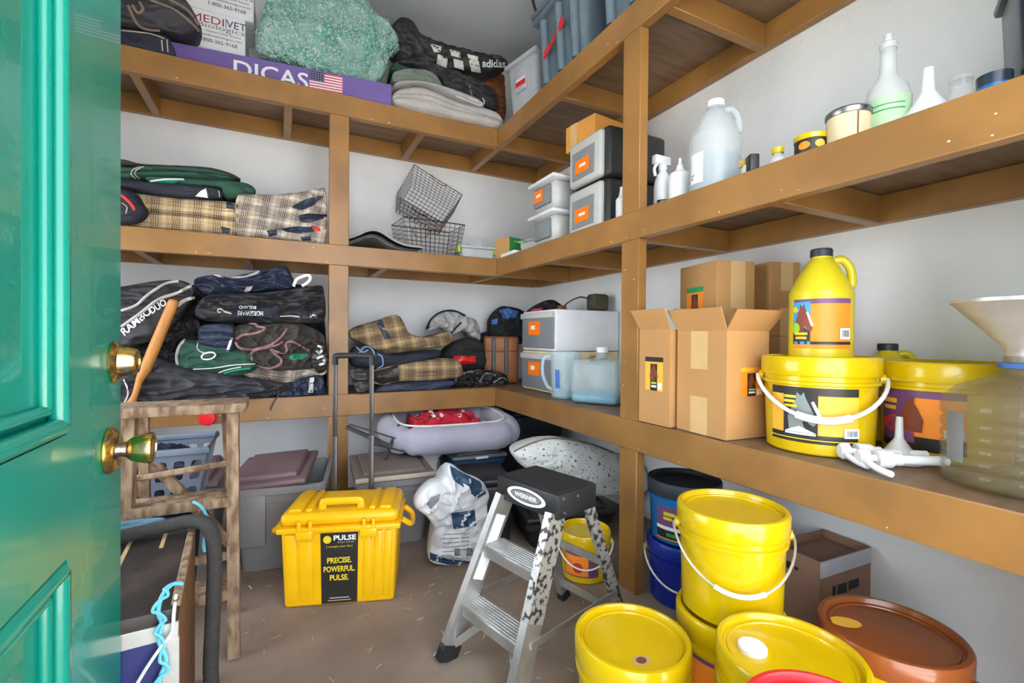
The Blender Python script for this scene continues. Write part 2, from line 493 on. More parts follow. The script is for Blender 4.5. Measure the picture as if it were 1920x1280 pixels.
mat('chrome', (200, 200, 200), .15, metal=1)
mat('steel', (150, 150, 150), .35, metal=1)
mat('aluminium', (190, 190, 188), .38, metal=.85, rgb2=(215, 215, 212), vscale=10, vcon=(.4, .6))
mat('aluminium_paint', (188, 186, 178), .42, metal=.6, rgb2=(70, 68, 72), vscale=60, vcon=(.50, .57))
mat('black_plastic', (34, 34, 36), .45)
mat('black_soft', (28, 28, 30), .85, bump=.2, bscale=120)
mat('dark_metal', (82, 80, 80), .35, metal=.6)
mat('white_plastic', (238, 238, 240), .35, var=.03)
mat('white_paper', (240, 240, 240), .7, var=.03)
mat('ink', (30, 30, 34), .6, var=.0)
mat('ink_red', (140, 40, 60), .6)
mat('ink_navy', (40, 48, 90), .6)
mat('ink_grey', (120, 120, 122), .6)
mat('white_ink', (240, 240, 240), .6, var=0)
mat('yellow_ink', (225, 200, 40), .5, var=0)
mat('grey_ink', (165, 160, 140), .6)
mat('purple', (98, 80, 142), .55, var=.05)
mat('flag_red', (190, 70, 90), .6)
mat('flag_blue', (45, 50, 80), .6)
mat('cardboard', (176, 132, 82), .75, var=.06, vscale=6, bump=.04, bscale=50)
mat('cardboard_in', (170, 135, 80), .8, var=.06)
mat('cardboard_orange', (205, 140, 65), .7, var=.06)
mat('cardboard_grey', (140, 108, 88), .75, var=.06)
mat('tape', (204, 168, 116), .4, var=.05)
mat('pail_yellow', (208, 174, 4), .22, var=.03, coat=.3)
mat('jug_yellow', (212, 192, 36), .3, var=.03)
mat('case_yellow', (238, 182, 6), .35, var=.05)
mat('brown_lid', (138, 74, 34), .25, var=.05, coat=.3)
mat('red_plastic', (200, 30, 36), .3, var=.05)
mat('blue_pail', (20, 100, 165), .28, var=.05, coat=.2)
mat('blue_deep', (16, 40, 140), .28, var=.05, coat=.2)
mat('label_orange', (240, 140, 40), .45, var=.06)
mat('label_amber', (236, 178, 60), .45, var=.05)
mat('label_black', (38, 36, 34), .45)
mat('label_purple', (110, 70, 110), .45)
mat('label_skyblue', (60, 150, 205), .45)
mat('label_green', (40, 140, 80), .45)
mat('label_lime', (150, 200, 60), .45)
mat('label_red', (200, 60, 45), .45)
mat('orange_tag', (250, 120, 10), .5, var=.02)
mat('horse_brown', (120, 60, 40), .6)
mat('horse_grey', (120, 130, 130), .6)
mat('tote_grey', (128, 126, 126), .5, var=.05)
mat('tote_mauve', (112, 92, 96), .5, var=.06)
mat('tote_lid_brown', (110, 98, 90), .5, var=.06)
mat('tote_lid_edge', (185, 172, 155), .6, var=.08)
mat('tote_light', (176, 178, 184), .4, var=.04)
mat('tote_blue', (92, 108, 120), .25, var=.05, coat=.3)
mat('tote_dark', (40, 46, 56), .5, var=.05)
mat('basket_blue', (112, 124, 140), .5, var=.04)
mat('smoke_plastic', (120, 124, 128), .3, var=.05)
mat('smoke_clear', (190, 190, 186), .3, var=.04)
mat('clear_white', (226, 228, 226), .25, var=.03, alpha=.5)
mat('milky', (222, 228, 230), .25, var=.02, alpha=.34)
mat('clear_plastic', (226, 230, 228), .08, var=.02, alpha=.25)
mat('clear_amber', (150, 136, 104), .04, var=.02, alpha=.20)
mat('liquid_grey', (176, 188, 192), .1, var=.02, alpha=.8)
mat('liquid_teal', (40, 160, 190), .1, var=.02, alpha=.7)
mat('clear_blue', (206, 224, 230), .12, var=.03, alpha=.33)
mat('wire', (70, 62, 60), .4, metal=.8, var=.2)
mat('wire_rust', (150, 95, 75), .5, metal=.5, var=.2)
mat('galvanised', (205, 202, 196), .4, metal=.6)
mat('old_wood', (104, 80, 58), .75, rgb2=(172, 148, 120), vscale=16, vcon=(.38, .75), stretch=(3, 3, 1), bump=.25, bscale=40)
mat('handle_wood', (168, 110, 44), .45, var=.12, vscale=12, stretch=(4, 4, 1))
mat('trunk_black', (44, 38, 36), .55, rgb2=(84, 72, 64), vscale=7, vcon=(.5, .75), bump=.1)
mat('trunk_wood', (104, 70, 48), .6, var=.2, stretch=(6, 6, 1))
mat('trunk_navy', (34, 38, 92), .45)
mat('tan_line', (190, 160, 115), .6)
mat('twine_blue', (100, 180, 200), .7)
mat('rope_black', (52, 50, 48), .8, bump=.5, bscale=200)
mat('rope_blue', (80, 118, 136), .8, bump=.4, bscale=200)
mat('white_cord', (215, 212, 205), .7)
mat('cloth_black', (33, 32, 35), .62, var=.2, vscale=8, bump=.2, bscale=30)
mat('cloth_grey_black', (45, 45, 50), .65, var=.15, vscale=7, bump=.15, bscale=30)
mat('cloth_navy', (34, 42, 62), .55, var=.18, vscale=8, bump=.2, bscale=30)
mat('cloth_navy_dark', (27, 29, 42), .75, var=.12, bump=.1, bscale=60)
mat('cloth_brown_grey', (52, 46, 42), .8, var=.15, bump=.2, bscale=80)
mat('cloth_green', (30, 68, 54), .75, var=.12, bump=.1, bscale=60)
mat('cloth_green_bright', (22, 120, 88), .7, var=.1)
mat('cloth_olive', (104, 116, 106), .8, var=.1, bump=.15, bscale=60)
mat('towel_grey', (178, 174, 168), .9, var=.08, bump=.5, bscale=90)
mat('cloth_grey', (158, 156, 154), .85, var=.08, bump=.2, bscale=80)
mat('bed_grey', (160, 158, 172), .8, var=.06, vscale=8, bump=.12, bscale=60, sheen=.3)
mat('fleece', (206, 204, 206), .9, var=.06, bump=.4, bscale=90)
mat('pillow_speckle', (214, 214, 210), .85, rgb2=(90, 90, 96), vscale=80, vcon=(.60, .65), bump=.15, bscale=30)
mat('red_print', (178, 20, 44), .8, var=.1, vscale=30)
mat('print_white', (235, 225, 225), .8)
mat('leather_black', (36, 33, 31), .4, var=.2, bump=.2, bscale=60)
mat('leather_brown', (140, 84, 44), .5, var=.15, bump=.1, bscale=60)
mat('brown_orange', (120, 66, 34), .6, var=.2)
mat('piping_grey', (170, 166, 158), .8)
mat('piping_white', (225, 222, 215), .8)
mat('piping_pink', (140, 104, 104), .8, var=.15, bump=.3, bscale=200)
mat('piping_tan', (120, 106, 92), .8)
mat('piping_blue', (120, 150, 190), .7)
mat('reflective', (190, 190, 186), .4)
mat('red_cloth', (196, 44, 44), .7)
mat('blue_cloth', (60, 98, 165), .7, var=.12)
mat('lime', (150, 180, 40), .4)
mat('olive_canvas', (70, 68, 50), .8)
mat('tin_cream', (222, 205, 165), .5, var=.1)
mat('label_pale_green', (178, 205, 170), .5, var=.04)
mat('dark_blue_plastic', (38, 48, 62), .3)
mat('silver_foil', (200, 200, 200), .3, metal=.8, var=.3, vscale=60)
mat('bag_white', (228, 228, 230), .4, rgb2=(195, 195, 200), vscale=9, vcon=(.4, .65), bump=.3, bscale=22)
mat('bag_navy', (38, 66, 96), .45, var=.2)
mat('ground_outside', (200, 194, 184), .9, var=.1)
plaid('plaid_tan', (176, 152, 116), (44, 42, 48), (214, 194, 158), .078)
plaid('plaid_grey', (166, 154, 140), (44, 42, 50), (214, 200, 178), .078)
plaid('plaid_brown', (132, 112, 84), (58, 48, 40), (176, 152, 112), .078)

# bubble wrap: clear film tinted teal with rows of little domes
def bubble_material():
    m = mat('bubble_wrap', (118, 186, 166), .12, rgb2=(190, 224, 214), vscale=7, vcon=(.35, .7), trans=.35, ior=1.15, coat=.5)
    nt = m.node_tree; N = nt.nodes; L = nt.links; b = N['Principled BSDF']
    tc = N.new('ShaderNodeTexCoord'); vo = N.new('ShaderNodeTexVoronoi'); vo.inputs['Scale'].default_value = 62
    L.new(tc.outputs['Object'], vo.inputs['Vector'])
    bp = N.new('ShaderNodeBump'); bp.invert = True; bp.inputs['Strength'].default_value = 1.0; bp.inputs['Distance'].default_value = .012
    L.new(vo.outputs['Distance'], bp.inputs['Height']); L.new(bp.outputs['Normal'], b.inputs['Normal'])
bubble_material()
mat('bubble_wrap_dome', (170, 216, 204), .06, rgb2=(228, 240, 236), vscale=30, vcon=(.4, .62), alpha=.6, coat=.6)

# ---------------------------------------------------------------- room
XL, XR, YF, YB, ZC = -1.05, 1.70, 0.05, 2.98, 2.85
struct(MB('concrete').box((XL, YF - .12, -.10), (XR, YB, 0)), 'floor', 'brown stained concrete floor')
struct(MB('wall_paint').box((XL - .1, YB, -.1), (XR + .1, YB + .1, ZC)), 'wall_back', 'white painted stucco back wall')
struct(MB('wall_paint').box((XR, YF - .12, -.1), (XR + .1, YB, ZC)), 'wall_right', 'white painted stucco right wall')
wl = MB('wall_paint'); WY0, WY1, WZ0, WZ1 = .90, 2.40, .15, 1.70
wl.box((XL - .1, YF - .12, -.1), (XL, WY0, ZC)); wl.box((XL - .1, WY1, -.1), (XL, YB, ZC)); wl.box((XL - .1, WY0, -.1), (XL, WY1, WZ0)); wl.box((XL - .1, WY0, WZ1), (XL, WY1, ZC))
struct(wl, 'wall_left', 'white painted wall behind the open door')
w1 = thing('added_window_1', 'added white framed opening in the left wall, unseen, lets in extra light', None, (XL - .05, (WY0 + WY1) / 2, WZ0), kind='structure')  # unseen window, added to brighten the back of the room
for a, b in (((WY0, WZ0), (WY1, WZ0 + .04)), ((WY0, WZ1 - .04), (WY1, WZ1)), ((WY0, WZ0 + .04), (WY0 + .04, WZ1 - .04)), ((WY1 - .04, WZ0 + .04), (WY1, WZ1 - .04)), ((1.63, WZ0 + .04), (1.67, WZ1 - .04))):
    part(MB('white_plastic').box((XL - .08, a[0], a[1]), (XL - .03, b[0], b[1])), 'added_window_frame', w1, w=True)
DX0, DX1, DZ = -.215, 1.13, 2.42
wf = MB('wall_paint')
wf.box((XL, YF - .12, 0), (DX0 - .07, YF, ZC)); wf.box((DX1, YF - .12, 0), (XR, YF, ZC)); wf.box((DX0 - .07, YF - .12, DZ), (DX1, YF, ZC))
struct(wf, 'wall_front', 'white front wall with the doorway')
struct(MB('ceiling_paint').box((XL - .1, YF - .12, ZC), (XR + .1, YB + .1, ZC + .1)), 'ceiling', 'grey white ceiling')
struct(MB('ground_outside').box((-14, -14, -.2), (14, 8, -.11)), 'ground', 'paved ground outside the doorway')
struct(MB('ceiling_paint').box((-6, -1.45, 2.62), (7, YF - .12, 2.74)), 'sky_block_roof', 'added unseen roof slab that blocks the high sky')  # unseen slab added outside to hold back light from the high sky

# ---------------------------------------------------------------- green door, open into the room
DXF, DY0, DY1, DZ0, DZ1 = -.235, .10, .985, .012, 2.30
d1 = thing('door_1', 'glossy green panelled door standing open', None, (DXF - .02, DY0, 0), kind='structure')
panels = [(.86, 2.15), (.14, .645)]
pz = [(.800, 2.15), (.14, .645)]
PY0, PY1 = .20, .765
fr = MB('door_green')
fr.box((DXF - .04, PY1, DZ0), (DXF, DY1, DZ1)); part(fr, 'lock_stile', d1, w=True)
part(MB('door_green').box((DXF - .04, DY0, DZ0), (DXF, PY0, DZ1)), 'hinge_stile', d1, w=True)
for a, b in ((DZ0, pz[1][0]), (pz[1][1], pz[0][0]), (pz[0][1], DZ1)):
    part(MB('door_green').box((DXF - .04, PY0, a), (DXF, PY1, b)), 'rail', d1, w=True)
for a, b in pz:
    p = part(MB('door_green').box((DXF - .032, PY0, a), (DXF - .014, PY1, b)), 'panel', d1, w=True)
    # raised field and mouldings that run round the opening
    fld = MB('door_green')
    i0, i1 = .075, .105
    o_ = [(PY0 + i0, a + i0), (PY1 - i0, a + i0), (PY1 - i0, b - i0), (PY0 + i0, b - i0)]
    n_ = [(PY0 + i1, a + i1), (PY1 - i1, a + i1), (PY1 - i1, b - i1), (PY0 + i1, b - i1)]
    vs = [(DXF - .0138, y, z) for y, z in o_] + [(DXF - .004, y, z) for y, z in n_]
    fld.add(vs, [(0, 1, 5, 4), (1, 2, 6, 5), (2, 3, 7, 6), (3, 0, 4, 7), (4, 5, 6, 7)])
    part(fld, 'raised_field', p, w=True)
    mo = MB('door_green')
    for inset, r, dx in ((.012, .011, -.004), (.034, .007, -.010)):
        c4 = [(DXF + dx, PY0 + inset, a + inset), (DXF + dx, PY1 - inset, a + inset), (DXF + dx, PY1 - inset, b - inset), (DXF + dx, PY0 + inset, b - inset)]
        for k in range(4): mo.tube([c4[k], c4[(k + 1) % 4]], r, 10)
    part(mo, 'moulding', p, w=True)
# brass deadbolt and knob
kp = at(202, 845, x=DXF); dp = at(212, 678, x=DXF)
def xl(p):   # lathe axis along +x
    return Matrix.Translation(p) @ Matrix.Rotation(R(90), 4, 'Y')
db = part(MB('brass').lathe([(.0, 0), (.033, 0), (.034, .004), (.030, .007), (.026, .010), (.0, .010)], M=xl(dp), seg=32), 'deadbolt_plate', d1, w=True)
part(MB('brass').lathe([(.0, .009), (.0245, .010), (.0235, .018), (.020, .030), (.018, .032), (.013, .032), (.012, .030), (.0, .030)], M=xl(dp), seg=32), 'deadbolt_cylinder', db, w=True)
kr = part(MB('brass').lathe([(.0, 0), (.035, 0), (.036, .003), (.033, .008), (.024, .014), (.0, .014)], M=xl(kp), seg=32), 'knob_rose', d1, w=True)
part(MB('chrome').lathe([(.0, .012), (.011, .012), (.010, .018), (.0135, .025), (.0, .025)], M=xl(kp), seg=24), 'knob_neck', kr, w=True)
part(MB('brass').lathe([(.0, .024), (.014, .025), (.0185, .030), (.0215, .038), (.0235, .047), (.0245, .053), (.0235, .057), (.018, .058), (.017, .056), (.0, .056)], M=xl(kp), seg=32), 'knob', kr, w=True)

# ---------------------------------------------------------------- built-in L-shaped shelving
SX, SY = 1.147, 2.50           # faces of the two front rails
LV = [(.519, .630), (1.283, 1.387), (2.038, 2.147)]
XLs, YFs = XL + .01, YF + .01
sh = thing('wooden_shelving', 'brown painted wooden L-shaped shelving built along two walls', 'shelving', (1.3, 2.7, 0))
def sb(name, lo, hi, mt='shelf_paint', r=.0025, par=None):
    return part(MB(mt).rbox(lo, hi, r, 1), name, par or sh, w=True)
T_ = .038
PLY = .014
for li, (zb, zt) in enumerate(LV):
    sb('front_rail', (XLs, SY, zb), (SX, SY + T_, zt - .002))
    sb('front_rail', (SX, YFs, zb), (SX + T_, SY + T_ + .0005, zt - .002))
    # shelf boards: back run and side run, dark plywood
    sb('shelf_board', (XLs, SY + .004, zt - PLY), (SX + .0, YB - .002, zt - .0015), 'shelf_board_wood', .001)
    ys = [YFs, 1.22, 2.36, YB - .002]
    for a, b in ((YFs, 1.31), (1.312, YB - .002)):
        sb('shelf_board', (SX + .002, a, zt - PLY), (XR - .002, b, zt - .0015), 'shelf_board_wood', .001)
    # cleats on the walls
    cz0, cz1 = zb + .004, zt - PLY - .001
    sb('wall_cleat', (XLs, YB - T_ - .002, cz0), (XR - .042, YB - .002, cz1))
    sb('wall_cleat', (XR - T_ - .002, YFs, cz0), (XR - .002, YB - .042, cz1))
    # cross pieces
    jx = [[-.55, .10, .70], [-.55, -.14, .51], [-.56, .04, .705]][li]
    for x in jx:
        sb('cross_brace', (x - .019, SY + T_, cz0 - .002), (x + .019, YB - T_ - .003, cz1))
    sb('cross_brace', (SX + .001, SY + T_ + .001, cz0 - .002), (SX + .037, YB - T_ - .003, cz1))
    jy = [[.70, 1.34, 1.96], [.80, 1.34, 1.955], [.62, 1.19, 1.855]][li]
    for y in jy:
        sb('cross_brace', (SX + T_, y - .019, cz0 - .002), (XR - T_ - .003, y + .019, cz1))
    sb('cross_brace', (SX + T_ + .001, SY + .001, cz0 - .002), (XR - T_ - .003, SY + .037, cz1))
# posts between the levels
zz = [0] + [v for l in LV for v in l]
for a, b in ((0, LV[0][0]), (LV[0][1] - .003, LV[1][0]), (LV[1][1] - .003, LV[2][0])):
    sb('post', (.2245, SY + .001, a), (.319, SY + .037, b))
    sb('post', (-.86, SY + .001, a), (-.765, SY + .037, b))
    sb('post', (SX + .001, 1.289, a), (SX + .040, 1.382, b))
    sb('post', (SX + .001, .10, a), (SX + .040, .19, b))
# chips and nail heads in the paint
rnd = random.Random(11)
chips = []
for k in range(46):
    zb, zt = LV[rnd.choice((0, 1, 1, 2))]
    if rnd.random() < .5: chips.append((Vector((SX - .0006, rnd.uniform(.2, 2.45), rnd.choice((zb + .012, rnd.uniform(zb + .02, zt - .02))))), 'x'))
    else: chips.append((Vector((rnd.uniform(-.6, 1.1), SY - .0006, rnd.choice((zb + .012, rnd.uniform(zb + .02, zt - .02))))), 'y'))
for k in range(8): chips.append((Vector((SX - .0006, rnd.uniform(1.3, 1.37), rnd.uniform(.7, 1.95))), 'x'))
cm = MB('chipped')
for p, a in chips:
    r = rnd.uniform(.0014, .0036); u = Vector((0, 1, 0)) if a == 'x' else Vector((1, 0, 0))
    cm.add([p + u * (r * math.cos(t) * rnd.uniform(.6, 1.5)) + Vector((0, 0, r * math.sin(t) * rnd.uniform(.5, 1.1))) for t in [k * math.pi / 3 for k in range(6)]], [tuple(range(6))])
part(cm, 'paint_chips', sh, w=True)['kind'] = 'stuff'

# ================================================================ top shelf
ZT, ZM, ZL = LV[2][1], LV[1][1], LV[0][1]
def boxthing(name, label, cat, near, ang, la, lb, z0, h, mt='cardboard', r=.002, group=None):
    """closed box: near bottom corner, face A runs at ang from it, face B at ang-90 (towards +x)"""
    M = Matrix.Translation(Vector((near[0], near[1], z0))) @ Matrix.Rotation(ang, 4, 'Z')
    t = thing(name, label, cat, M=M, group=group)
    part(MB(mt).rbox((0, 0, 0), (la, lb, h), r, 1), 'carton', t)
    return t

# purple flat box with the big lettering
pL = Vector((-.452, 2.62)); pR = Vector((.535, 2.522)); ang = math.atan2(pR.y - pL.y, pR.x - pL.x); ln = (pR - pL).length
t = boxthing('flat_box', 'long flat purple cardboard box with big white letters and a flag', 'box', pL, ang, ln, .095, ZT, .118, 'purple')
def purple_u(px): return (at(px, 140, y=2.57).x - pL.x) / math.cos(ang)
fl0, fl1 = purple_u(580), purple_u(641)
lm = MB(); fm = flatmap((0, 0, 0), (1, 0, 0), (0, 0, 1))
shp = [('text', 'DICAS', (purple_u(437) + purple_u(578)) / 2, .052, purple_u(578) - purple_u(437), .078, 'white_ink', .012)]
shp.append(('rect', fl0, .02, fl1, .108, 'white_ink'))
for k in range(7): shp.append(('rect', fl0, .02 + k * .0135, fl1, .02 + k * .0135 + .0068, 'flag_red'))
shp.append(('rect', fl0, .06, fl0 + (fl1 - fl0) * .45, .108, 'flag_blue'))
for k in range(24): shp.append(('disc', fl0 + (fl1 - fl0) * (.04 + .075 * (k % 6)), .066 + .011 * (k // 6), .0018, .0018, 'white_ink'))
decal(lm, shp, fm, step=.00012); part(lm, 'printed_label', t)
# white supplement cartons, three in a stack
bx0, bx1 = at(318, 60, y=2.73).x, at(461, 70, y=2.73).x
lab = ['bottom white carton of the stack, mostly hidden behind the flat purple box', 'middle white carton of the stack with red and blue lettering', 'topmost white carton of the stack with lettering, against the back wall']
for k in range(3):
    sx_ = .035 if k == 2 else 0
    t = thing('white_carton', lab[k], 'box', ((bx0 + bx1) / 2 + sx_, 2.838, ZT + .0005 + k * .1832), rz=R(-1 if k == 1 else 0), group='white lettered cartons on the top shelf')
    w = bx1 - bx0
    part(MB('white_paper').rbox((-w / 2, -.11, 0), (w / 2, .13, .182), .002, 1), 'carton', t)
    lm = MB(); fm = flatmap((0, -.11, 0), (1, 0, 0), (0, 0, 1))
    u0 = w / 2 - .075
    decal(lm, [('text', 'MEDI', u0 - .085, .142, .135, .036, 'ink_red'), ('text', 'VET', u0 + .035, .142, .085, .036, 'ink_navy'),
               ('rect', u0 - .01, .118, u0 - .007, .168, 'ink_navy'), ('text', 'Biologics', u0 - .028, .108, .20, .030, 'ink_grey'),
               ('text', 'Advanced Cellular Solutions', u0 - .02, .086, .15, .010, 'ink'),
               ('text', 'www.medivetbiologics.com', u0 - .05, .064, .22, .014, 'ink'), ('text', '1-800-365-9168', u0 - .04, .040, .16, .018, 'ink')], fm, step=.0001)
    part(lm, 'printed_label', t)
t = boxthing('white_carton', 'plain white carton behind the green bubble wrap', 'box', (-.085, 2.80), R(0), .30, .17, ZT + .0005, .50, 'white_paper')

# bubble wrap bundle
o = [(505, -10), (486, 40), (479, 75), (484, 100), (510, 112), (545, 118), (585, 140), (625, 150), (665, 158), (700, 160), (722, 140), (730, 108), (748, 95), (735, 62), (722, 45), (705, 32), (690, 10), (670, -25), (600, -45), (540, -40)]
b = bundle_mb(o, ('y', 2.63), .155, .09, 'bubble_wrap', wr=.040, ws=(8, 8, 8), seed=4, N=120, rings=16)
rb = random.Random(5)
for i, p in enumerate(b.v): p += Vector((nz(p, (26, 26, 26), 2), nz(p, (26, 26, 26), 8), nz(p, (26, 26, 26), 5))) * .010
zmin = ZT + .1185
for p in b.v: p.z = max(p.z, zmin)
t = thing('bubble_wrap_bundle', 'crumpled green tinted bubble wrap bundle on the purple box', 'bubble wrap', base_of(b)); part(b, 'film', t, w=True, angle=60)
vv = b.bvh(); dm = MB('bubble_wrap_dome'); rb = random.Random(8)
for k in range(1500):
    px_, py_ = rb.uniform(476, 748), rb.uniform(-6, 160); h_ = vv.ray_cast(C, ray(px_, py_).normalized())
    if h_[0] is None: continue
    n_ = h_[1]; n_ = -n_ if n_.dot(ray(px_, py_)) > 0 else n_; a_ = n_.orthogonal().normalized(); c_ = n_.cross(a_); r_ = rb.uniform(.005, .0075); p = h_[0]
    vs = [p + n_ * r_ * .62] + [p + (a_ * math.cos(w) + c_ * math.sin(w)) * r_ * .7 + n_ * r_ * .42 for w in [q * math.pi / 3 for q in range(6)]] + [p + (a_ * math.cos(w) + c_ * math.sin(w)) * r_ - n_ * .001 for w in [q * math.pi / 3 for q in range(6)]]
    dm.add(vs, [(0, 1 + q, 1 + (q + 1) % 6) for q in range(6)] + [(1 + q, 7 + q, 7 + (q + 1) % 6, 1 + (q + 1) % 6) for q in range(6)])
part(dm, 'bubbles', t, w=True, angle=80)['kind'] = 'stuff'

# dark rugs at the left end
b = bundle_mb([(150, 60), (150, 5), (228, -14), (300, -18), (345, -2), (376, 48), (372, 60), (340, 68), (300, 60), (228, 56)], ('y', 2.57), .22, .05, 'cloth_grey_black', wr=.014, seed=3, folds=3, groove=.02)
t, v = soft(b, 'folded_rug', 'charcoal quilted horse rug with frayed grey edges, folded on the top shelf', 'rug')
for q in ([(282, 0), (330, 20), (366, 50), (372, 58)], [(310, -5), (350, 18), (372, 46)], [(262, 4), (268, 18), (258, 24), (248, 10)], [(240, 10), (262, 50), (300, 58)]):
    trim(v, q, .006, 'piping_tan', t, 'edge_binding')
b = bundle_mb([(150, 100), (150, 50), (228, 54), (280, 61), (310, 67), (322, 82), (322, 108), (228, 90)], ('y', 2.53), .3, .02, 'cloth_navy_dark', wr=.008, seed=8, zmin=ZT + .002)
t, v = soft(b, 'folded_rug', 'navy rug with white piping under the charcoal quilted rug', 'rug')
trim(v, [(228, 57), (280, 63), (308, 72)], .0025, 'piping_grey', t); trim(v, [(303, 75), (305, 96)], .0025, 'piping_grey', t); trim(v, [(313, 74), (315, 98)], .0025, 'piping_grey', t)

# clothing heap in the corner
b = cloth_mb([(735, 170), (790, 162), (860, 190), (925, 206), (944, 222)], [(736, 198), (800, 212), (870, 228), (930, 240), (944, 244)], ('y', 2.53), .30, 'towel_grey', folds=2, bulge=.02, groove=.02, seed=2, ends=.08)
t, v = soft(b, 'folded_towel', 'pale grey fleece folded flat at the corner of the top shelf', 'clothing')
trim(v, [(740, 176), (800, 178), (860, 200), (930, 222)], .004, 'cloth_grey', t, 'hem')
b = cloth_mb([(738, 152), (775, 152), (830, 160), (890, 182), (908, 192)], [(740, 166), (790, 161), (860, 188), (900, 204), (908, 206)], ('y', 2.56), .22, 'cloth_grey', folds=1, bulge=.025, seed=6, ends=.1)
t, v = soft(b, 'folded_sweatshirt', 'beige grey sweatshirt with a pale drawstring on the grey fleece', 'clothing')
trim(v, [(855, 180), (880, 190), (900, 198), (905, 190)], .003, 'piping_white', t, 'drawstring')
b = bundle_mb([(735, 150), (742, 134), (785, 130), (815, 142), (828, 165), (790, 158), (745, 158)], ('y', 2.60), .2, .03, 'cloth_olive', seed=12, wr=.012)
soft(b, 'folded_shirt', 'sage green shirt lying on the sweatshirt', 'clothing')
b = bundle_mb([(732, 136), (740, 118), (765, 116), (778, 130), (760, 134)], ('y', 2.66), .15, .02, 'cloth_green', seed=14, wr=.01)
soft(b, 'folded_shirt', 'dark green shirt tucked under the striped black jersey', 'clothing')
b = bundle_mb([(745, 118), (790, 112), (830, 128), (880, 145), (918, 168), (934, 195), (930, 208), (905, 202), (890, 188), (840, 176), (822, 150), (780, 130)], ('y', 2.64), .2, .04, 'cloth_black', seed=15, wr=.025)
t, v = soft(b, 'folded_jacket', 'black rain jacket with a white toggle under the striped jersey', 'clothing')
trim(v, [(880, 160), (885, 180), (882, 186)], .002, 'piping_grey', t, 'drawstring'); trim(v, [(905, 184), (908, 192), (904, 198)], .004, 'piping_white', t, 'toggle')
b = bundle_mb([(724, 80), (726, 60), (742, 40), (755, 34), (772, 42), (790, 66), (830, 84), (880, 98), (945, 112), (944, 134), (900, 137), (860, 135), (800, 122), (760, 124), (742, 112), (740, 95)], ('y', 2.70), .18, .05, 'cloth_black', seed=16, wr=.028)
t, v = soft(b, 'striped_jersey', 'black tracksuit top with white stripes and white lettering', 'clothing')
for q in ([(806, 80), (828, 88), (826, 98), (814, 98)], [(821, 101), (840, 108), (837, 127), (818, 123)], [(843, 92), (862, 97), (864, 109), (846, 104)], [(850, 110), (868, 114), (870, 132), (852, 126)], [(876, 101), (896, 106), (902, 137), (884, 134)]):
    patch(v, q, 'piping_white', t, 'stripe')
stext(v, 'adidas', (926, 119), (1, .02), 15, 'white_ink', t, w=44, off=.008)
b = bundle_mb([(873, 146), (880, 138), (938, 138), (946, 160), (946, 222), (934, 220), (932, 180), (905, 160)], ('y', 2.90), .05, .03, 'brown_orange', seed=17, wr=.02)
soft(b, 'leather_bag', 'tan brown leather bag half hidden behind the black jacket', 'bag')

# storage totes on the top shelf of the right run
def tote(name, label, loc, rz, L_, W_, h, mt, lid, group=None, taper=.86, lip=.02, lidm=None, ribs=True):
    t = thing(name, label, 'bin', loc, rz, group=group)
    b = MB(mt); b.rbox((-L_ / 2, -W_ / 2, 0), (L_ / 2, W_ / 2, h), .02, 3, taper=taper); part(b, 'body', t)
    b = MB(mt); b.rbox((-L_ / 2 - lip * .6, -W_ / 2 - lip * .6, h - .03), (L_ / 2 + lip * .6, W_ / 2 + lip * .6, h - .004), .01, 2); part(b, 'rim', t)
    if lid:
        b = MB(lid); b.rbox((-L_ / 2 - lip, -W_ / 2 - lip, h), (L_ / 2 + lip, W_ / 2 + lip, h + .018), .008, 2)
        b.rbox((-L_ / 2 + .03, -W_ / 2 + .03, h + .015), (L_ / 2 - .03, W_ / 2 - .03, h + .03), .008, 2); part(b, 'lid', t)
    if ribs:
        for sx_ in (-1, 1):
            g = MB(mt); g.rbox((sx_ * L_ * .2 - .05, -W_ / 2 - .012, h * .55), (sx_ * L_ * .2 + .05, -W_ / 2 + .03, h - .02), .01, 2); part(g, 'rib', t)
    return t
# light grey bin
c = at(972, 200, z=ZT + .02); 
t = thing('storage_bin', 'light grey plastic bin with a red and white label', 'bin', (1.335, 2.36, ZT), rz=R(-78))
part(MB('tote_light').rbox((-.13, -.13, 0), (.13, .13, .34), .035, 4, taper=.80), 'body', t)
part(MB('tote_light').rbox((-.142, -.142, .325), (.142, .142, .352), .012, 3), 'lid', t)
part(MB('tote_light').rbox((-.05, -.1345, .16), (.05, -.10, .29), .012, 3), 'grip_recess', t)
lm = MB(); decal(lm, [('rect', -.03, 0, .05, .026, 'red_plastic'), ('rect', -.03, .026, .05, .040, 'white_paper')], flatmap((0, -.1365, .185), (1, 0, 0), (0, 0, 1))); part(lm, 'red_tape', t)
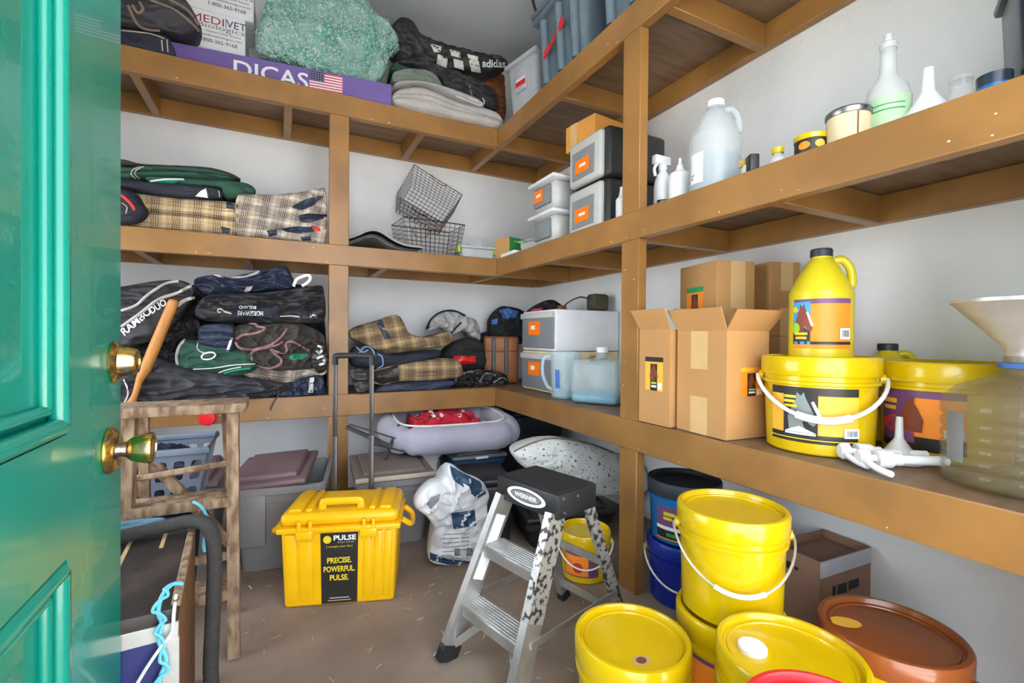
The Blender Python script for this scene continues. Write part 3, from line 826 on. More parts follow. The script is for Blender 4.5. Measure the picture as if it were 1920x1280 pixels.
# blue grey totes
for k, (y, lb_) in enumerate(((1.93, 'large blue grey plastic tote marked with red tape'), (1.42, 'blue grey plastic tote at the upper edge, nearest of the top shelf totes'))):
    t = thing('storage_tote', lb_, 'bin', (1.40, y, ZT), rz=R(-90), group='blue grey totes on the top shelf')
    b = MB('tote_blue'); b.rbox((-.21, -.20, 0), (.21, .20, .43), .04, 4, taper=.84); part(b, 'body', t)
    b = MB('tote_blue'); b.rbox((-.23, -.22, .40), (.23, .22, .435), .014, 3); part(b, 'rim', t)
    b = MB('tote_blue'); b.rbox((-.235, -.225, .436), (.235, .225, .46), .012, 3); part(b, 'lid', t)
    for x in (-.12, .02, .14):
        b = MB('tote_blue'); b.tube([(x, -.183, .06), (x, -.208, .37)], .022, 10); part(b, 'rib', t)
    if k == 0:
        lm = MB('red_plastic'); p = lambda u, z: Vector((u, -.2155 - (z - .2) * .055 + .004, z))
        lm.bar(p(-.12, .19), p(-.055, .21), .004, .035); lm.bar(p(-.055, .205), p(.03, .25), .004, .022); lm.bar(p(.03, .25), p(.075, .265), .004, .04)
        part(lm, 'red_tape', t)
b = MB('black_plastic'); P = [at(x, y, x=1.21) for x, y in ((996, -20), (1002, 10), (1006, 24), (1000, 30), (1012, 34), (1004, 20), (998, 0))]
single(b.tube(spline(P, 6), .006, 8), 'power_cord', 'black cord hanging down beside the blue grey totes', 'cord', P[3])

# ================================================================ middle shelf, back run
YS = SY + .01
b = cloth_mb([(150, 352), (228, 356), (300, 366), (370, 372), (440, 378), (448, 385)], [(150, 425), (228, 428), (300, 433), (370, 438), (430, 444), (448, 446)], ('y', 2.535), .36, 'plaid_tan', folds=4, bulge=.02, groove=.03, seed=21, ends=.05, wr=.010)
t, v = soft(b, 'folded_blanket', 'tan plaid blanket folded in layers at the left of the middle shelf', 'blanket', 'plaid blankets on the middle shelf')
patch(v, [(424, 376), (440, 378), (438, 392), (424, 390)], 'cloth_navy', t, 'binding'); patch(v, [(414, 424), (432, 428), (430, 438), (416, 437)], 'cloth_navy', t, 'binding')
b = cloth_mb([(440, 366), (470, 362), (540, 361), (600, 352), (614, 352)], [(440, 444), (480, 445), (540, 450), (600, 455), (614, 456)], ('y', 2.530), .36, 'plaid_grey', folds=4, bulge=.015, groove=.03, seed=25, ends=.04, wr=.016, uvrot=.15)
t, v = soft(b, 'folded_blanket', 'grey and tan plaid blanket with navy binding, folded beside the left post', 'blanket', 'plaid blankets on the middle shelf')
patch(v, [(545, 388), (575, 372), (608, 366), (590, 384), (565, 394)], 'cloth_navy', t, 'binding'); patch(v, [(560, 404), (575, 400), (613, 402), (613, 408), (578, 418), (562, 416)], 'cloth_navy', t, 'binding')
patch(v, [(528, 428), (560, 424), (585, 425), (590, 434), (560, 438), (535, 434)], 'cloth_navy', t, 'binding'); patch(v, [(500, 432), (518, 430), (520, 440), (505, 444)], 'cloth_navy', t, 'binding')
patch(v, [(563, 444), (582, 442), (584, 451), (566, 451)], 'cloth_navy', t, 'binding'); patch(v, [(584, 422), (600, 428), (602, 434), (590, 432)], 'red_cloth', t, 'tag')
b = bundle_mb([(150, 345), (228, 337), (300, 344), (380, 350), (412, 356), (414, 371), (370, 372), (290, 366), (228, 352), (150, 360)], ('y', 2.53), .3, .025, 'cloth_navy_dark', seed=27, wr=.006)
t, v = soft(b, 'folded_rug', 'navy rug with a white corner patch lying on the tan plaid blanket', 'rug')
patch(v, [(366, 368), (376, 358), (386, 353), (390, 371)], 'white_paper', t, 'white_corner'); trim(v, [(386, 353), (390, 371)], .002, 'piping_grey', t); trim(v, [(410, 357), (412, 370)], .002, 'piping_grey', t)
b = bundle_mb([(275, 332), (330, 335), (400, 337), (440, 340), (468, 346), (480, 358), (470, 366), (440, 372), (420, 370), (412, 354), (360, 350), (300, 345), (278, 340)], ('y', 2.56), .26, .03, 'cloth_green', seed=28, wr=.008)
t, v = soft(b, 'folded_rug', 'green rug with a bright green edge and white stripe, second from the top', 'rug')
patch(v, [(278, 338), (310, 334), (335, 337), (325, 346), (290, 344)], 'cloth_green_bright', t, 'bright_edge'); trim(v, [(282, 340), (310, 336), (345, 336)], .004, 'piping_white', t, 'stripe')
trim(v, [(440, 345), (452, 352), (462, 362)], .004, 'cloth_navy', t, 'strap'); trim(v, [(466, 344), (478, 350), (488, 356)], .004, 'cloth_navy', t, 'strap')
b = cloth_mb([(150, 300), (235, 312), (280, 310), (350, 312), (400, 318), (440, 330)], [(150, 330), (228, 338), (280, 334), (350, 334), (400, 337), (440, 338)], ('y', 2.55), .28, 'cloth_green', folds=2, bulge=.03, groove=.02, seed=29, ends=.06)
t, v = soft(b, 'folded_rug', 'dark green rolled rug with double white piping at its left end', 'rug')
for dx in (0, 7): trim(v, [(262 + dx, 312), (250 + dx, 318), (246 + dx, 326), (254 + dx, 335)], .0025, 'piping_grey', t)
trim(v, [(285, 316), (340, 319), (400, 330), (420, 334)], .003, 'cloth_navy_dark', t, 'fold_edge')
b = bundle_mb([(150, 292), (228, 299), (270, 309), (340, 311), (395, 315), (430, 324), (450, 334), (448, 337), (410, 332), (360, 322), (300, 314), (228, 312), (150, 308)], ('y', 2.60), .24, .02, 'cloth_brown_grey', seed=30, wr=.008)
t, v = soft(b, 'folded_rug', 'dark brown grey rug with pale edging on top of the green rugs', 'rug')
trim(v, [(370, 319), (400, 326), (430, 333)], .003, 'piping_tan', t)
b = bundle_mb([(170, 365), (228, 355), (258, 365), (272, 385), (280, 400), (270, 414), (250, 421), (228, 421), (180, 418)], ('y', 2.49), .02, .05, 'cloth_navy_dark', seed=31, wr=.01)
t, v = soft(b, 'rolled_boot', 'navy padded roll with red piping in front of the tan plaid', 'roll')
trim(v, [(228, 366), (240, 376), (250, 388), (252, 394)], .006, 'red_cloth', t); trim(v, [(228, 380), (238, 388), (236, 400)], .002, 'piping_grey', t)

# saddle pads
def pad(y0, z, seed, label, mt, hgt, x0, x1):
    b = MB(mt); n = 30
    def top(s): return hgt * math.exp(-((s - .38) / .24) ** 2) + .004
    def fn(s, q, k):
        x = x0 + (x1 - x0) * s; return Vector((x, y0 + q * .36, z + top(s) + k + .010 * math.sin(q * 3)))
    vs = []; fs = []
    for i in range(n + 1):
        s = i / n
        for q in (0, .5, 1): vs.append(fn(s, q, .016 * (1 if 0 < q else .8)));
        for q in (1, .5, 0): vs.append(fn(s, q, 0))
    for i in range(n):
        for j in range(6): fs.append((i * 6 + j, (i + 1) * 6 + j, (i + 1) * 6 + (j + 1) % 6, i * 6 + (j + 1) % 6))
    fs += [tuple(range(6)), tuple(n * 6 + j for j in range(6))]
    b.add(vs, fs)
    t = thing('saddle_pad', label, 'saddle pad', (x0 + .1, y0, z), group='saddle pads on the middle shelf'); part(b, 'pad_body', t, w=True)
    e = MB('black_plastic' if mt != 'black_soft' else 'piping_grey'); e.tube([fn(i / n, 0, .008) for i in range(n + 1)], .006, 6); part(e, 'edge_binding', t, w=True)
xa, xb = at(656, 460, y=2.53).x - .03, at(795, 465, y=2.53).x
pad(2.545, ZM + .001, 1, 'grey arched saddle pad lying lowest beside the wire baskets', 'cloth_grey', .060, xa, xb - .03)
pad(2.562, ZM + .026, 2, 'black arched saddle pad on top of the grey pad', 'black_soft', .068, xa, xb)

# wire baskets
def wire_basket(label, M, w, d, h, taper=.84, nw=12, nd=8, nh=8):
    t = thing('wire_basket', label, 'basket', M=M, group='wire baskets on the middle shelf')
    b = MB('wire'); r = .0016
    def P(u, v, k):   # k 0 bottom .. 1 rim
        f = taper + (1 - taper) * k; return Vector(((u - .5) * w * f, (v - .5) * d * f, h * k))
    for i in range(nw + 1):
        u = i / nw; b.tube([P(u, 0, 1), P(u, 0, 0), P(u, 1, 0), P(u, 1, 1)], r, 4)
    for i in range(nd + 1):
        v = i / nd; b.tube([P(0, v, 1), P(0, v, 0), P(1, v, 0), P(1, v, 1)], r, 4)
    for i in range(nh):
        k = i / nh; b.tube([P(0, 0, k), P(1, 0, k), P(1, 1, k), P(0, 1, k)], r, 4, closed=True)
    part(b, 'wire_mesh', t)
    part(MB('wire').tube([P(0, 0, 1), P(1, 0, 1), P(1, 1, 1), P(0, 1, 1)], .0032, 6, closed=True), 'rim', t)
    for v in (0, 1):
        pts = [Vector((x, (v - .5) * d + (v * 2 - 1) * .008, h - .002 + z)) for x, z in ((-.05, 0), (-.045, -.03), (-.02, -.045), (.02, -.045), (.045, -.03), (.05, 0))]
        part(MB('wire_rust').tube(spline(pts, 4), .0028, 6), 'handle', t)
    return t
cx = at(808, 440, y=2.66)
wire_basket('rusty wire mesh basket standing upright on the middle shelf', Matrix.Translation((cx.x, 2.72, ZM + .003)) @ Matrix.Rotation(R(4), 4, 'Z'), .37, .24, .20)
c2 = at(806, 372, y=2.72)
wire_basket('wire mesh basket tipped over on top of the upright basket', Matrix.Translation((c2.x - .02, 2.76, c2.z - .075)) @ Matrix.Rotation(R(24), 4, 'Y') @ Matrix.Rotation(R(-38), 4, 'X'), .34, .24, .21)

# small things near the corner
def lidtub(name, label, cat, loc, rz, w, d, h, body, lid=None, latch=None, r=.012):
    t = thing(name, label, cat, loc, rz)
    part(MB(body).rbox((-w / 2, -d / 2, 0), (w / 2, d / 2, h), r, 3, taper=.94), 'body', t)
    if lid: part(MB(lid).rbox((-w / 2 - .006, -d / 2 - .006, h), (w / 2 + .006, d / 2 + .006, h + .012), .004, 2), 'lid', t)
    if latch:
        for s_ in (-1, 1): part(MB(latch).rbox((s_ * (w / 2 + .010) - .007, -.04, h - .025), (s_ * (w / 2 + .010) + .007, .04, h + .014), .003, 2), 'latch', t)
    return t
p = at(895, 470, y=2.57)
lidtub('snack_tub', 'shallow peach coloured plastic tub with a lime green latch', 'tub', (p.x, 2.60, ZM), R(-4), .20, .12, .058, 'clear_white', 'clear_white', 'lime')
t = thing('plastic_jar', 'clear plastic jar with white and blue contents behind the shallow tub', 'jar', (at(897, 440, y=2.74).x, 2.76, ZM))
part(MB('clear_plastic').lathe([(.0, 0), (.075, 0), (.078, .01), (.078, .11), (.062, .15), (.055, .158), (.0, .158)]), 'jar_body', t); part(MB('white_paper').lathe([(0, .004), (.070, .004), (.072, .09), (.05, .115), (0, .12)]), 'contents', t)
lm = MB(); decal(lm, [('rect', -.05, .05, .05, .085, 'blue_cloth')], cylmap((0, 0, 0), lambda v: .0785, facing((.9, 2.7)))); part(lm, 'label', t)
nb = at(970, 455, z=ZM + .06)
t = boxthing('small_carton', 'small brown carton with a green printed side', 'box', (1.20, 2.44), R(20), .16, .12, ZM, .125, 'cardboard')
lm = MB(); decal(lm, [('poly', [(.0, .125), (.16, .125), (.16, .075), (.10, .065), (.0, .03)], 'label_green'), ('rect', .04, .098, .10, .110, 'label_lime')], flatmap((0, 0, 0), (1, 0, 0), (0, 0, 1))); part(lm, 'printed_label', t)
lidtub('food_tub', 'clear rectangular tub with a lime green latch in front of the green carton', 'tub', (1.25, 2.17, ZM), R(-78), .20, .12, .05, 'clear_white', 'clear_plastic', 'lime')
single(MB('white_paper').rbox((1.158, 2.30, ZM + .0005), (1.24, 2.47, ZM + .022), .004, 1), 'paper_stack', 'little stack of white paper at the inside corner of the shelf', 'paper', (1.2, 2.38, ZM))
# rounded clear bin
t = thing('clear_bin', 'clear round ended storage bin with one orange tag, beside the drawers', 'bin', (1.31, 2.045, ZM), R(-90))
for k in range(2):
    z = k * .168
    part(MB('smoke_clear').rbox((-.12, -.13, z), (.12, .13, z + .15), .05, 5, taper=.93), 'bin_body', t)
    part(MB('white_plastic').rbox((-.128, -.138, z + .148), (.128, .138, z + .166), .008, 3), 'lid', t)
    part(MB('smoke_plastic').rbox((-.07, -.1315, z + .03), (.09, -.12, z + .125), .01, 2), 'front_window', t)
lm = MB(); decal(lm, [('rect', 0, 0, .085, .062, 'orange_tag'), ('rect', .02, .026, .065, .040, 'white_ink')], flatmap((-.06, -.1325, .222), (1, 0, 0), (0, 0, 1))); part(lm, 'orange_tag', t)
single(MB('red_plastic').lathe([(0, 0), (.05, 0), (.054, .02), (.05, .05), (0, .055)], c=(1.33, 2.09, ZM + .335)), 'red_bowl', 'red plastic bowl upturned on the clear round ended bin', 'bowl', (1.33, 2.09, ZM + .335))
# smoked drawers, two stacked
for k in range(2):
    t = thing('drawer_box', ['lower of the two smoked plastic drawers with an orange tag', 'upper smoked plastic drawer with an orange tag under the brown carton'][k], 'drawer', (1.375, 1.695, ZM + k * .218), R(-90), group='smoked drawers on the middle shelf')
    part(MB('black_plastic').rbox((-.135, -.15, 0), (.135, .17, .214), .02, 3), 'frame', t)
    dr = part(MB('smoke_clear').rbox((-.135, -.17, .006), (.105, -.10, .206), .016, 3), 'drawer_front', t)
    part(MB('smoke_plastic').rbox((-.105, -.1725, .03), (.065, -.165, .16), .004, 1), 'front_window', dr)
    lm = MB(); decal(lm, [('rect', 0, 0, .105, .06, 'orange_tag'), ('rect', .03, .026, .078, .038, 'white_ink')], flatmap((-.075, -.1735, .055), (1, 0, 0), (0, 0, 1))); part(lm, 'orange_tag', dr)
t = boxthing('small_carton', 'orange brown carton sealed with tape on top of the smoked drawers', 'box', (1.282, 1.735), R(8), .36, .20, ZM + .4365, .125, 'cardboard_orange')
lm = MB(); decal(lm, [('rect', .055, 0, .10, .125, 'tape')], flatmap((0, .22, 0), (0, -1, 0), (0, 0, 1))); part(lm, 'tape', t)

# ================================================================ lower shelf, back run, left bay: heap of horse rugs
ZLs = ZL + .0015
def rug(o, Y, depth, bulge, mt, label, seed, wr=.02, ws=(4, 4, 15), folds=0, name='horse_rug', cat='rug', **k):
    if cat == 'rug': wr *= 2.0; k.setdefault('pw', 3.0)
    b = bundle_mb(o, ('y', Y), depth, bulge, mt, wr=wr, ws=ws, seed=seed, folds=folds, zmin=ZLs, N=140, rings=20, **k)
    return soft(b, name, label, cat, 'horse rugs heaped on the lower shelf' if cat == 'rug' else None)
t, v = rug([(215, 765), (215, 575), (300, 545), (400, 530), (500, 528), (590, 540), (606, 570), (606, 750), (500, 768), (350, 770)], 2.84, .10, .03, 'cloth_black', 'black rug folded upright behind the whole heap', 40, back=.8)
# bottom row
t, v = rug([(150, 760), (150, 700), (228, 690), (252, 674), (290, 668), (350, 688), (440, 703), (512, 714), (548, 722), (505, 745), (440, 764), (330, 768), (228, 768)], 2.515, .34, .05, 'cloth_grey_black', 'large charcoal horse rug spread along the front edge of the lower shelf', 41, wr=.022, ws=(5, 5, 16))
trim(v, [(232, 712), (238, 725), (240, 740), (233, 755)], .003, 'piping_white', t)
t, v = rug([(468, 748), (520, 722), (560, 708), (598, 702), (608, 712), (608, 745), (590, 757), (500, 770), (450, 768)], 2.535, .34, .035, 'cloth_navy', 'navy quilted rug with a broad reflective strip at the foot of the heap', 42, wr=.016, ws=(22, 8, 10))
patch(v, [(581, 708), (589, 707), (586, 750), (576, 750)], 'reflective', t, 'reflective_strip')
P = [at(x, y, y=2.475) for x, y in ((468, 738), (490, 738), (505, 732), (520, 728), (522, 740), (513, 755), (507, 769))]
part(MB('cloth_grey_black').tube(spline(P, 6), .009, 6, flat=.35), 'strap', t, w=True)
t, v = rug([(452, 700), (478, 690), (520, 682), (560, 676), (604, 684), (613, 698), (590, 708), (530, 718), (485, 712)], 2.545, .3, .03, 'plaid_grey', 'crumpled plaid rug showing between the green rug and the navy quilted rug', 43, wr=.02, uvrot=.2)
trim(v, [(470, 700), (500, 706), (512, 720), (530, 716)], .003, 'piping_tan', t)
# green rug
t, v = rug([(330, 660), (334, 645), (345, 636), (375, 638), (400, 645), (470, 658), (482, 676), (480, 692), (452, 704), (420, 708), (395, 700), (362, 698), (335, 690)], 2.53, .3, .045, 'cloth_green', 'dark green horse rug with a white letter O', 44, wr=.014, folds=2)
trim(v, [(346, 637), (336, 650), (331, 668), (333, 685)], .006, 'piping_grey', t)
P = [hit(v, 391 + 13 * math.cos(a), 667 + 6.5 * math.sin(a) - 2 * math.cos(a), .003) for a in [k * math.pi / 10 for k in range(20)]]
part(MB('white_ink').tube(P, .0035, 6, closed=True), 'lettering', t, w=True)
trim(v, [(372, 640), (370, 652), (378, 660), (390, 662)], .003, 'piping_grey', t)
trim(v, [(362, 692), (400, 690), (440, 684), (478, 682)], .0025, 'piping_white', t); trim(v, [(420, 700), (440, 694), (470, 690)], .006, 'cloth_green_bright', t, 'bright_edge')
trim(v, [(408, 704), (412, 698), (430, 692), (452, 688)], .0025, 'piping_white', t)
# middle of the heap
t, v = rug([(228, 690), (228, 652), (262, 645), (300, 632), (330, 605), (372, 600), (372, 640), (335, 640), (328, 690), (280, 676)], 2.55, .28, .03, 'cloth_black', 'crumpled black rug lining filling the middle of the heap', 45, wr=.03, ws=(14, 14, 14))
t, v = rug([(372, 640), (376, 612), (405, 606), (438, 608), (442, 630), (438, 660), (410, 658), (380, 652)], 2.52, .26, .05, 'cloth_navy', 'navy rug corner with a white diagonal stripe', 46, wr=.012)
patch(v, [(432, 634), (437, 633), (429, 659), (423, 659)], 'piping_white', t, 'white_stripe')
t, v = rug([(440, 650), (436, 622), (450, 608), (500, 606), (560, 606), (600, 622), (613, 645), (610, 680), (588, 690), (545, 694), (510, 694), (475, 680)], 2.53, .28, .045, 'cloth_brown_grey', 'dark brown rug with dusty pink binding curling along its edges', 47, wr=.02, ws=(10, 10, 14))
for q in ([(444, 635), (455, 628), (475, 625), (492, 620), (496, 614), (482, 612), (480, 608), (462, 606), (442, 604)], [(442, 642), (450, 652), (475, 655), (510, 645), (530, 628), (538, 616)],
          [(470, 664), (480, 656), (515, 648), (530, 640)], [(470, 664), (476, 680), (500, 690), (520, 686), (528, 676), (512, 660), (508, 655)], [(508, 655), (530, 662), (538, 656), (536, 645), (545, 640), (560, 646), (580, 658)]):
    trim(v, q, .006, 'piping_pink', t, 'edge_binding')
patch(v, [(542, 668), (552, 662), (580, 664), (566, 674), (545, 675)], 'cloth_green_bright', t, 'green_strap')
t, v = rug([(584, 672), (590, 650), (600, 640), (612, 650), (617, 668), (612, 692), (598, 700), (588, 690)], 2.47, .03, .02, 'leather_black', 'black strap end with a crumpled silver lining beside the left post', 48, wr=.015)
trim(v, [(596, 648), (603, 652), (600, 662), (594, 658)], .008, 'silver_foil', t, 'foil_lining'); trim(v, [(594, 672), (606, 668), (608, 680), (598, 684)], .009, 'silver_foil', t, 'foil_lining')
t, v = rug([(366, 592), (368, 572), (385, 556), (420, 549), (480, 549), (560, 540), (598, 535), (607, 545), (608, 600), (570, 606), (500, 606), (440, 606), (390, 602)], 2.525, .32, .05, 'cloth_black', 'black horse rug with a name badge sewn upside down', 49, wr=.022, ws=(4, 4, 16))
bd = patch(v, [(436, 571), (522, 574), (525, 596), (434, 593)], 'cloth_navy_dark', t, 'name_badge', off=.005)
stext(v, 'HORSEWARE', (469, 587), (-1, -.02), 9, 'white_ink', t, off=.011, w=48); stext(v, 'IRELAND', (464, 576), (-1, -.02), 6, 'white_ink', t, off=.011, w=32)
trim(v, [(434, 588), (422, 584), (416, 580), (410, 579), (409, 584), (414, 585)], .004, 'piping_grey', t); trim(v, [(525, 593), (545, 592), (562, 594)], .003, 'piping_white', t)
trim(v, [(560, 596), (572, 600), (588, 596), (596, 590)], .005, 'cloth_black', t, 'strap'); trim(v, [(582, 594), (590, 590), (594, 596)], .007, 'silver_foil', t, 'foil_lining')
t, v = rug([(364, 530), (372, 520), (400, 516), (440, 517), (480, 510), (515, 502), (536, 499), (545, 512), (552, 528), (550, 540), (500, 546), (460, 549), (400, 555), (375, 548)], 2.56, .28, .05, 'cloth_navy', 'navy horse rug on top of the heap with a pale buckle tab', 50, wr=.02, ws=(6, 6, 20), folds=2)
patch(v, [(462, 538), (474, 536), (466, 551), (456, 549)], 'reflective', t, 'buckle_tab'); trim(v, [(390, 514), (440, 520), (475, 514), (500, 500)], .006, 'cloth_grey', t, 'grey_lining')
P = [at(x, y, y=2.52) for x, y in ((550, 537), (556, 524), (568, 518), (578, 516), (582, 522), (576, 530), (566, 536))]
part(MB('piping_white').tube(spline(P, 6), .008, 6, flat=.5), 'strap_loop', t, w=True)
# lettered black rug at the left
t, v = rug([(150, 640), (150, 545), (228, 537), (300, 526), (345, 527), (366, 545), (352, 572), (335, 600), (305, 632), (262, 646), (228, 652)], 2.50, .28, .04, 'cloth_black', 'black horse rug with slanting white lettering and pale double edging', 51, wr=.014)
trim(v, [(228, 582), (255, 572), (278, 552), (310, 532), (335, 527)], .006, 'piping_grey', t); trim(v, [(228, 612), (262, 588), (296, 562), (330, 550), (358, 536)], .007, 'piping_grey', t)
stext(v, 'RAMBO', (255, 602), (1, -.85), 15, 'white_ink', t, w=68); stext(v, 'DUO', (296, 574), (1, -.65), 13, 'white_ink', t, w=34)
trim(v, [(332, 574), (345, 564), (362, 558)], .008, 'piping_grey', t, 'strap')

# wooden axe handle leaning against the heap
P = [at(x, y, y=Y) for x, y, Y in ((246, 757, 2.44), (254, 738, 2.441), (262, 712, 2.442), (276, 684, 2.443), (290, 650, 2.445), (306, 612, 2.447), (318, 584, 2.449), (327, 562, 2.45))]
b = MB('handle_wood')
Q = spline(P, 5); prof = [(0, .021), (.06, .017), (.14, .0115), (.28, .013), (.40, .0215), (.55, .022), (.97, .0205), (1, .012)]
def interp(s):
    for (a, ra), (c_, rc) in zip(prof, prof[1:]):
        if s <= c_: return ra + (rc - ra) * (s - a) / (c_ - a)
    return prof[-1][1]
Q = [at(246, 757, y=2.44) - Vector((0.02, 0, .09))] + Q
b.tube(Q, [interp(i / (len(Q) - 1)) for i in range(len(Q))], 14, flat=.65)
single(b, 'axe_handle', 'honey coloured wooden tool handle leaning against the rug heap', 'tool handle', Q[0])

p = at(389, 783, y=SY - .012)
t = thing('red_reflector', 'round red reflector hanging on the shelf edge behind the stepladder top', 'reflector', p)
part(MB('red_plastic').lathe([(0, 0), (.034, 0), (.035, .003), (.030, .010), (0, .012)], M=Matrix.Rotation(R(90), 4, 'X'), seg=28), 'disc', t); part(MB('red_cloth').tube([(0, .006, .03), (0, .004, .06)], .004, 6), 'hanging_loop', t)

# ================================================================ lower shelf, back run, right bay
t, v = rug([(656, 632), (660, 615), (700, 602), (742, 590), (756, 604), (766, 624), (800, 632), (838, 622), (849, 634), (832, 650), (780, 656), (716, 664), (690, 650)], 2.60, .24, .05, 'plaid_brown', 'brown plaid blanket with a navy band draped over the rolls', 61, wr=.022, name='folded_blanket', cat='blanket', folds=2, uvrot=-.2)
patch(v, [(699, 594), (712, 592), (732, 634), (722, 636)], 'cloth_navy', t, 'navy_band')
t, v = rug([(656, 665), (664, 650), (685, 646), (705, 655), (740, 664), (815, 655), (826, 664), (812, 674), (760, 684), (712, 690), (680, 690), (658, 684)], 2.57, .24, .045, 'cloth_navy_dark', 'navy padded roll with pale blue piping loops', 62, wr=.01, name='padded_roll', cat='roll')
for q in ([(672, 664), (684, 650), (698, 655), (702, 672), (694, 688)], [(668, 650), (680, 660), (690, 656)], [(708, 664), (716, 668), (718, 684), (708, 690)]): trim(v, q, .004, 'piping_blue', t)
t, v = rug([(690, 712), (700, 694), (748, 682), (800, 673), (852, 672), (866, 688), (862, 706), (810, 713), (748, 715), (715, 722)], 2.56, .22, .05, 'plaid_brown', 'rolled plaid blanket with one black leather end', 63, wr=.012, name='rolled_blanket', cat='blanket')
patch(v, [(694, 712), (702, 696), (746, 684), (749, 713), (716, 720)], 'leather_black', t, 'leather_end', off=.006)
t, v = rug([(705, 740), (712, 724), (752, 716), (850, 713), (838, 728), (790, 738), (740, 744)], 2.545, .3, .02, 'cloth_navy', 'flat navy cloth spread beneath the plaid roll', 64, wr=.008, name='navy_cloth', cat='cloth')
t, v = rug([(656, 695), (672, 688), (696, 694), (702, 708), (688, 740), (676, 746), (664, 726)], 2.485, .01, .025, 'leather_black', 'black leather flap hanging over the shelf edge by the trolley handle', 65, wr=.012, name='leather_flap', cat='leather')
# backpack
t, v = rug([(826, 690), (832, 660), (850, 640), (880, 632), (900, 640), (908, 665), (905, 688), (870, 692)], 2.66, .16, .06, 'black_soft', 'black and grey backpack with a bright red tag', 66, wr=.02, name='backpack', cat='backpack')
patch(v, [(850, 667), (893, 667), (890, 681), (862, 684), (853, 678)], 'red_plastic', t, 'red_tag')
b = bundle_mb([(800, 620), (806, 602), (824, 586), (848, 582), (872, 592), (895, 604), (898, 640), (888, 642), (870, 622), (846, 628), (826, 616)], ('y', 2.74), .12, .05, 'cloth_grey', wr=.03, ws=(14, 14, 14), seed=67); part(b, 'grey_flap', t, w=True, angle=70)
v2 = b.bvh(); trim(v2, [(802, 616), (808, 600), (826, 586), (850, 583), (872, 592)], .009, 'black_soft', t, 'top_trim'); trim(v2, [(845, 625), (855, 614), (865, 604)], .006, 'black_soft', t, 'webbing')
t, v = rug([(842, 722), (850, 702), (880, 692), (920, 694), (948, 702), (950, 720), (900, 726)], 2.60, .2, .03, 'leather_black', 'tangle of black leather tack in front of the backpack', 68, wr=.03, ws=(26, 26, 26), name='leather_tack', cat='tack')
for q in ([(854, 712), (868, 700), (890, 696)], [(900, 716), (910, 700), (930, 704)], [(925, 718), (940, 708), (950, 712)]): trim(v, q, .005, 'ink_grey', t, 'strap')
t, v = rug([(890, 640), (900, 625), (925, 622), (940, 640), (938, 690), (905, 692), (897, 665)], 2.87, .05, .03, 'black_soft', 'black fabric pouch between the backpack and the brown case', 69, wr=.02, name='fabric_pouch', cat='pouch')
t, v = rug([(917, 608), (920, 592), (935, 576), (950, 574), (975, 580), (990, 595), (990, 640), (925, 642)], 2.80, .1, .05, 'black_soft', 'black and blue padded boots piled behind the white drawers', 70, wr=.025, ws=(16, 16, 16), name='padded_boots', cat='boots')
patch(v, [(936, 582), (952, 577), (972, 584), (966, 596), (946, 598)], 'blue_cloth', t, 'blue_panel'); patch(v, [(922, 600), (934, 596), (932, 608), (922, 608)], 'blue_cloth', t, 'blue_panel')
t = thing('leather_case', 'tan leather case with dark straps beside the white drawers', 'case', (1.29, 2.74, ZL + .001), R(-20))
part(MB('leather_brown').rbox((-.11, -.06, 0), (.11, .08, .27), .015, 3), 'case_body', t); part(MB('leather_brown').rbox((-.113, -.064, .19), (.113, .084, .30), .02, 3), 'flap', t)
for x in (-.05, .03): part(MB('leather_black').rbox((x - .012, -.072, .05), (x + .012, -.060, .29), .003, 1), 'strap', t)

# white drawer towers
for k in range(2):
    t = thing('drawer_unit', ['lower cream white drawer unit with a smoked front and orange tag', 'upper white drawer unit with a smoked front and orange tag'][k], 'drawer', (1.48, 2.235, ZL + .001 + k * .223), R(-90), group='white drawers on the lower shelf')
    part(MB('tin_cream' if k == 0 else 'white_plastic').rbox((-.18, -.20, 0), (.185, .21, .220), .008, 2), 'cabinet', t)
    dr = part(MB('smoke_plastic').rbox((-.168, -.212, .012), (.172, -.195, .205), .006, 2), 'drawer_front', t)
    part(MB('smoke_clear').rbox((-.172, -.222, .175), (.176, -.195, .207), .006, 2), 'pull', dr)
    lm = MB(); decal(lm, [('rect', 0, 0, .13, .075, 'orange_tag'), ('rect', .03, .03, .075, .052, 'white_ink')], flatmap((-.085, -.2135, .085), (1, 0, 0), (0, 0, 1))); part(lm, 'orange_tag', dr)
# things on the drawers
zt2 = ZL + .445
t = thing('canvas_pouch', 'olive canvas pouch with a curved strap on the white drawers', 'pouch', (1.60, 2.115, zt2))
part(MB('olive_canvas').rbox((-.055, -.035, 0), (.05, .05, .095), .02, 3), 'pouch_body', t)
part(MB('olive_canvas').tube(spline([(-.05, 0, .06), (-.11, .02, .075), (-.17, .05, .045), (-.2, .06, .012)], 6), .009, 8, flat=.5), 'strap', t); part(MB('brown_orange').rbox((-.225, .04, 0), (-.185, .08, .028), .006, 2), 'buckle', t)
b = bundle_mb([(992, 588), (1000, 575), (1020, 564), (1036, 562), (1050, 570), (1062, 580), (1058, 590)], ('y', 2.34), .06, .03, 'black_soft', wr=.015, seed=71)
for p in b.v: p.z = max(p.z, zt2 + .001)
t, v = soft(b, 'riding_glove', 'black and red glove lying at the back of the white drawers', 'glove'); patch(v, [(996, 580), (1016, 577), (1016, 584), (996, 586)], 'red_cloth', t, 'red_panel')
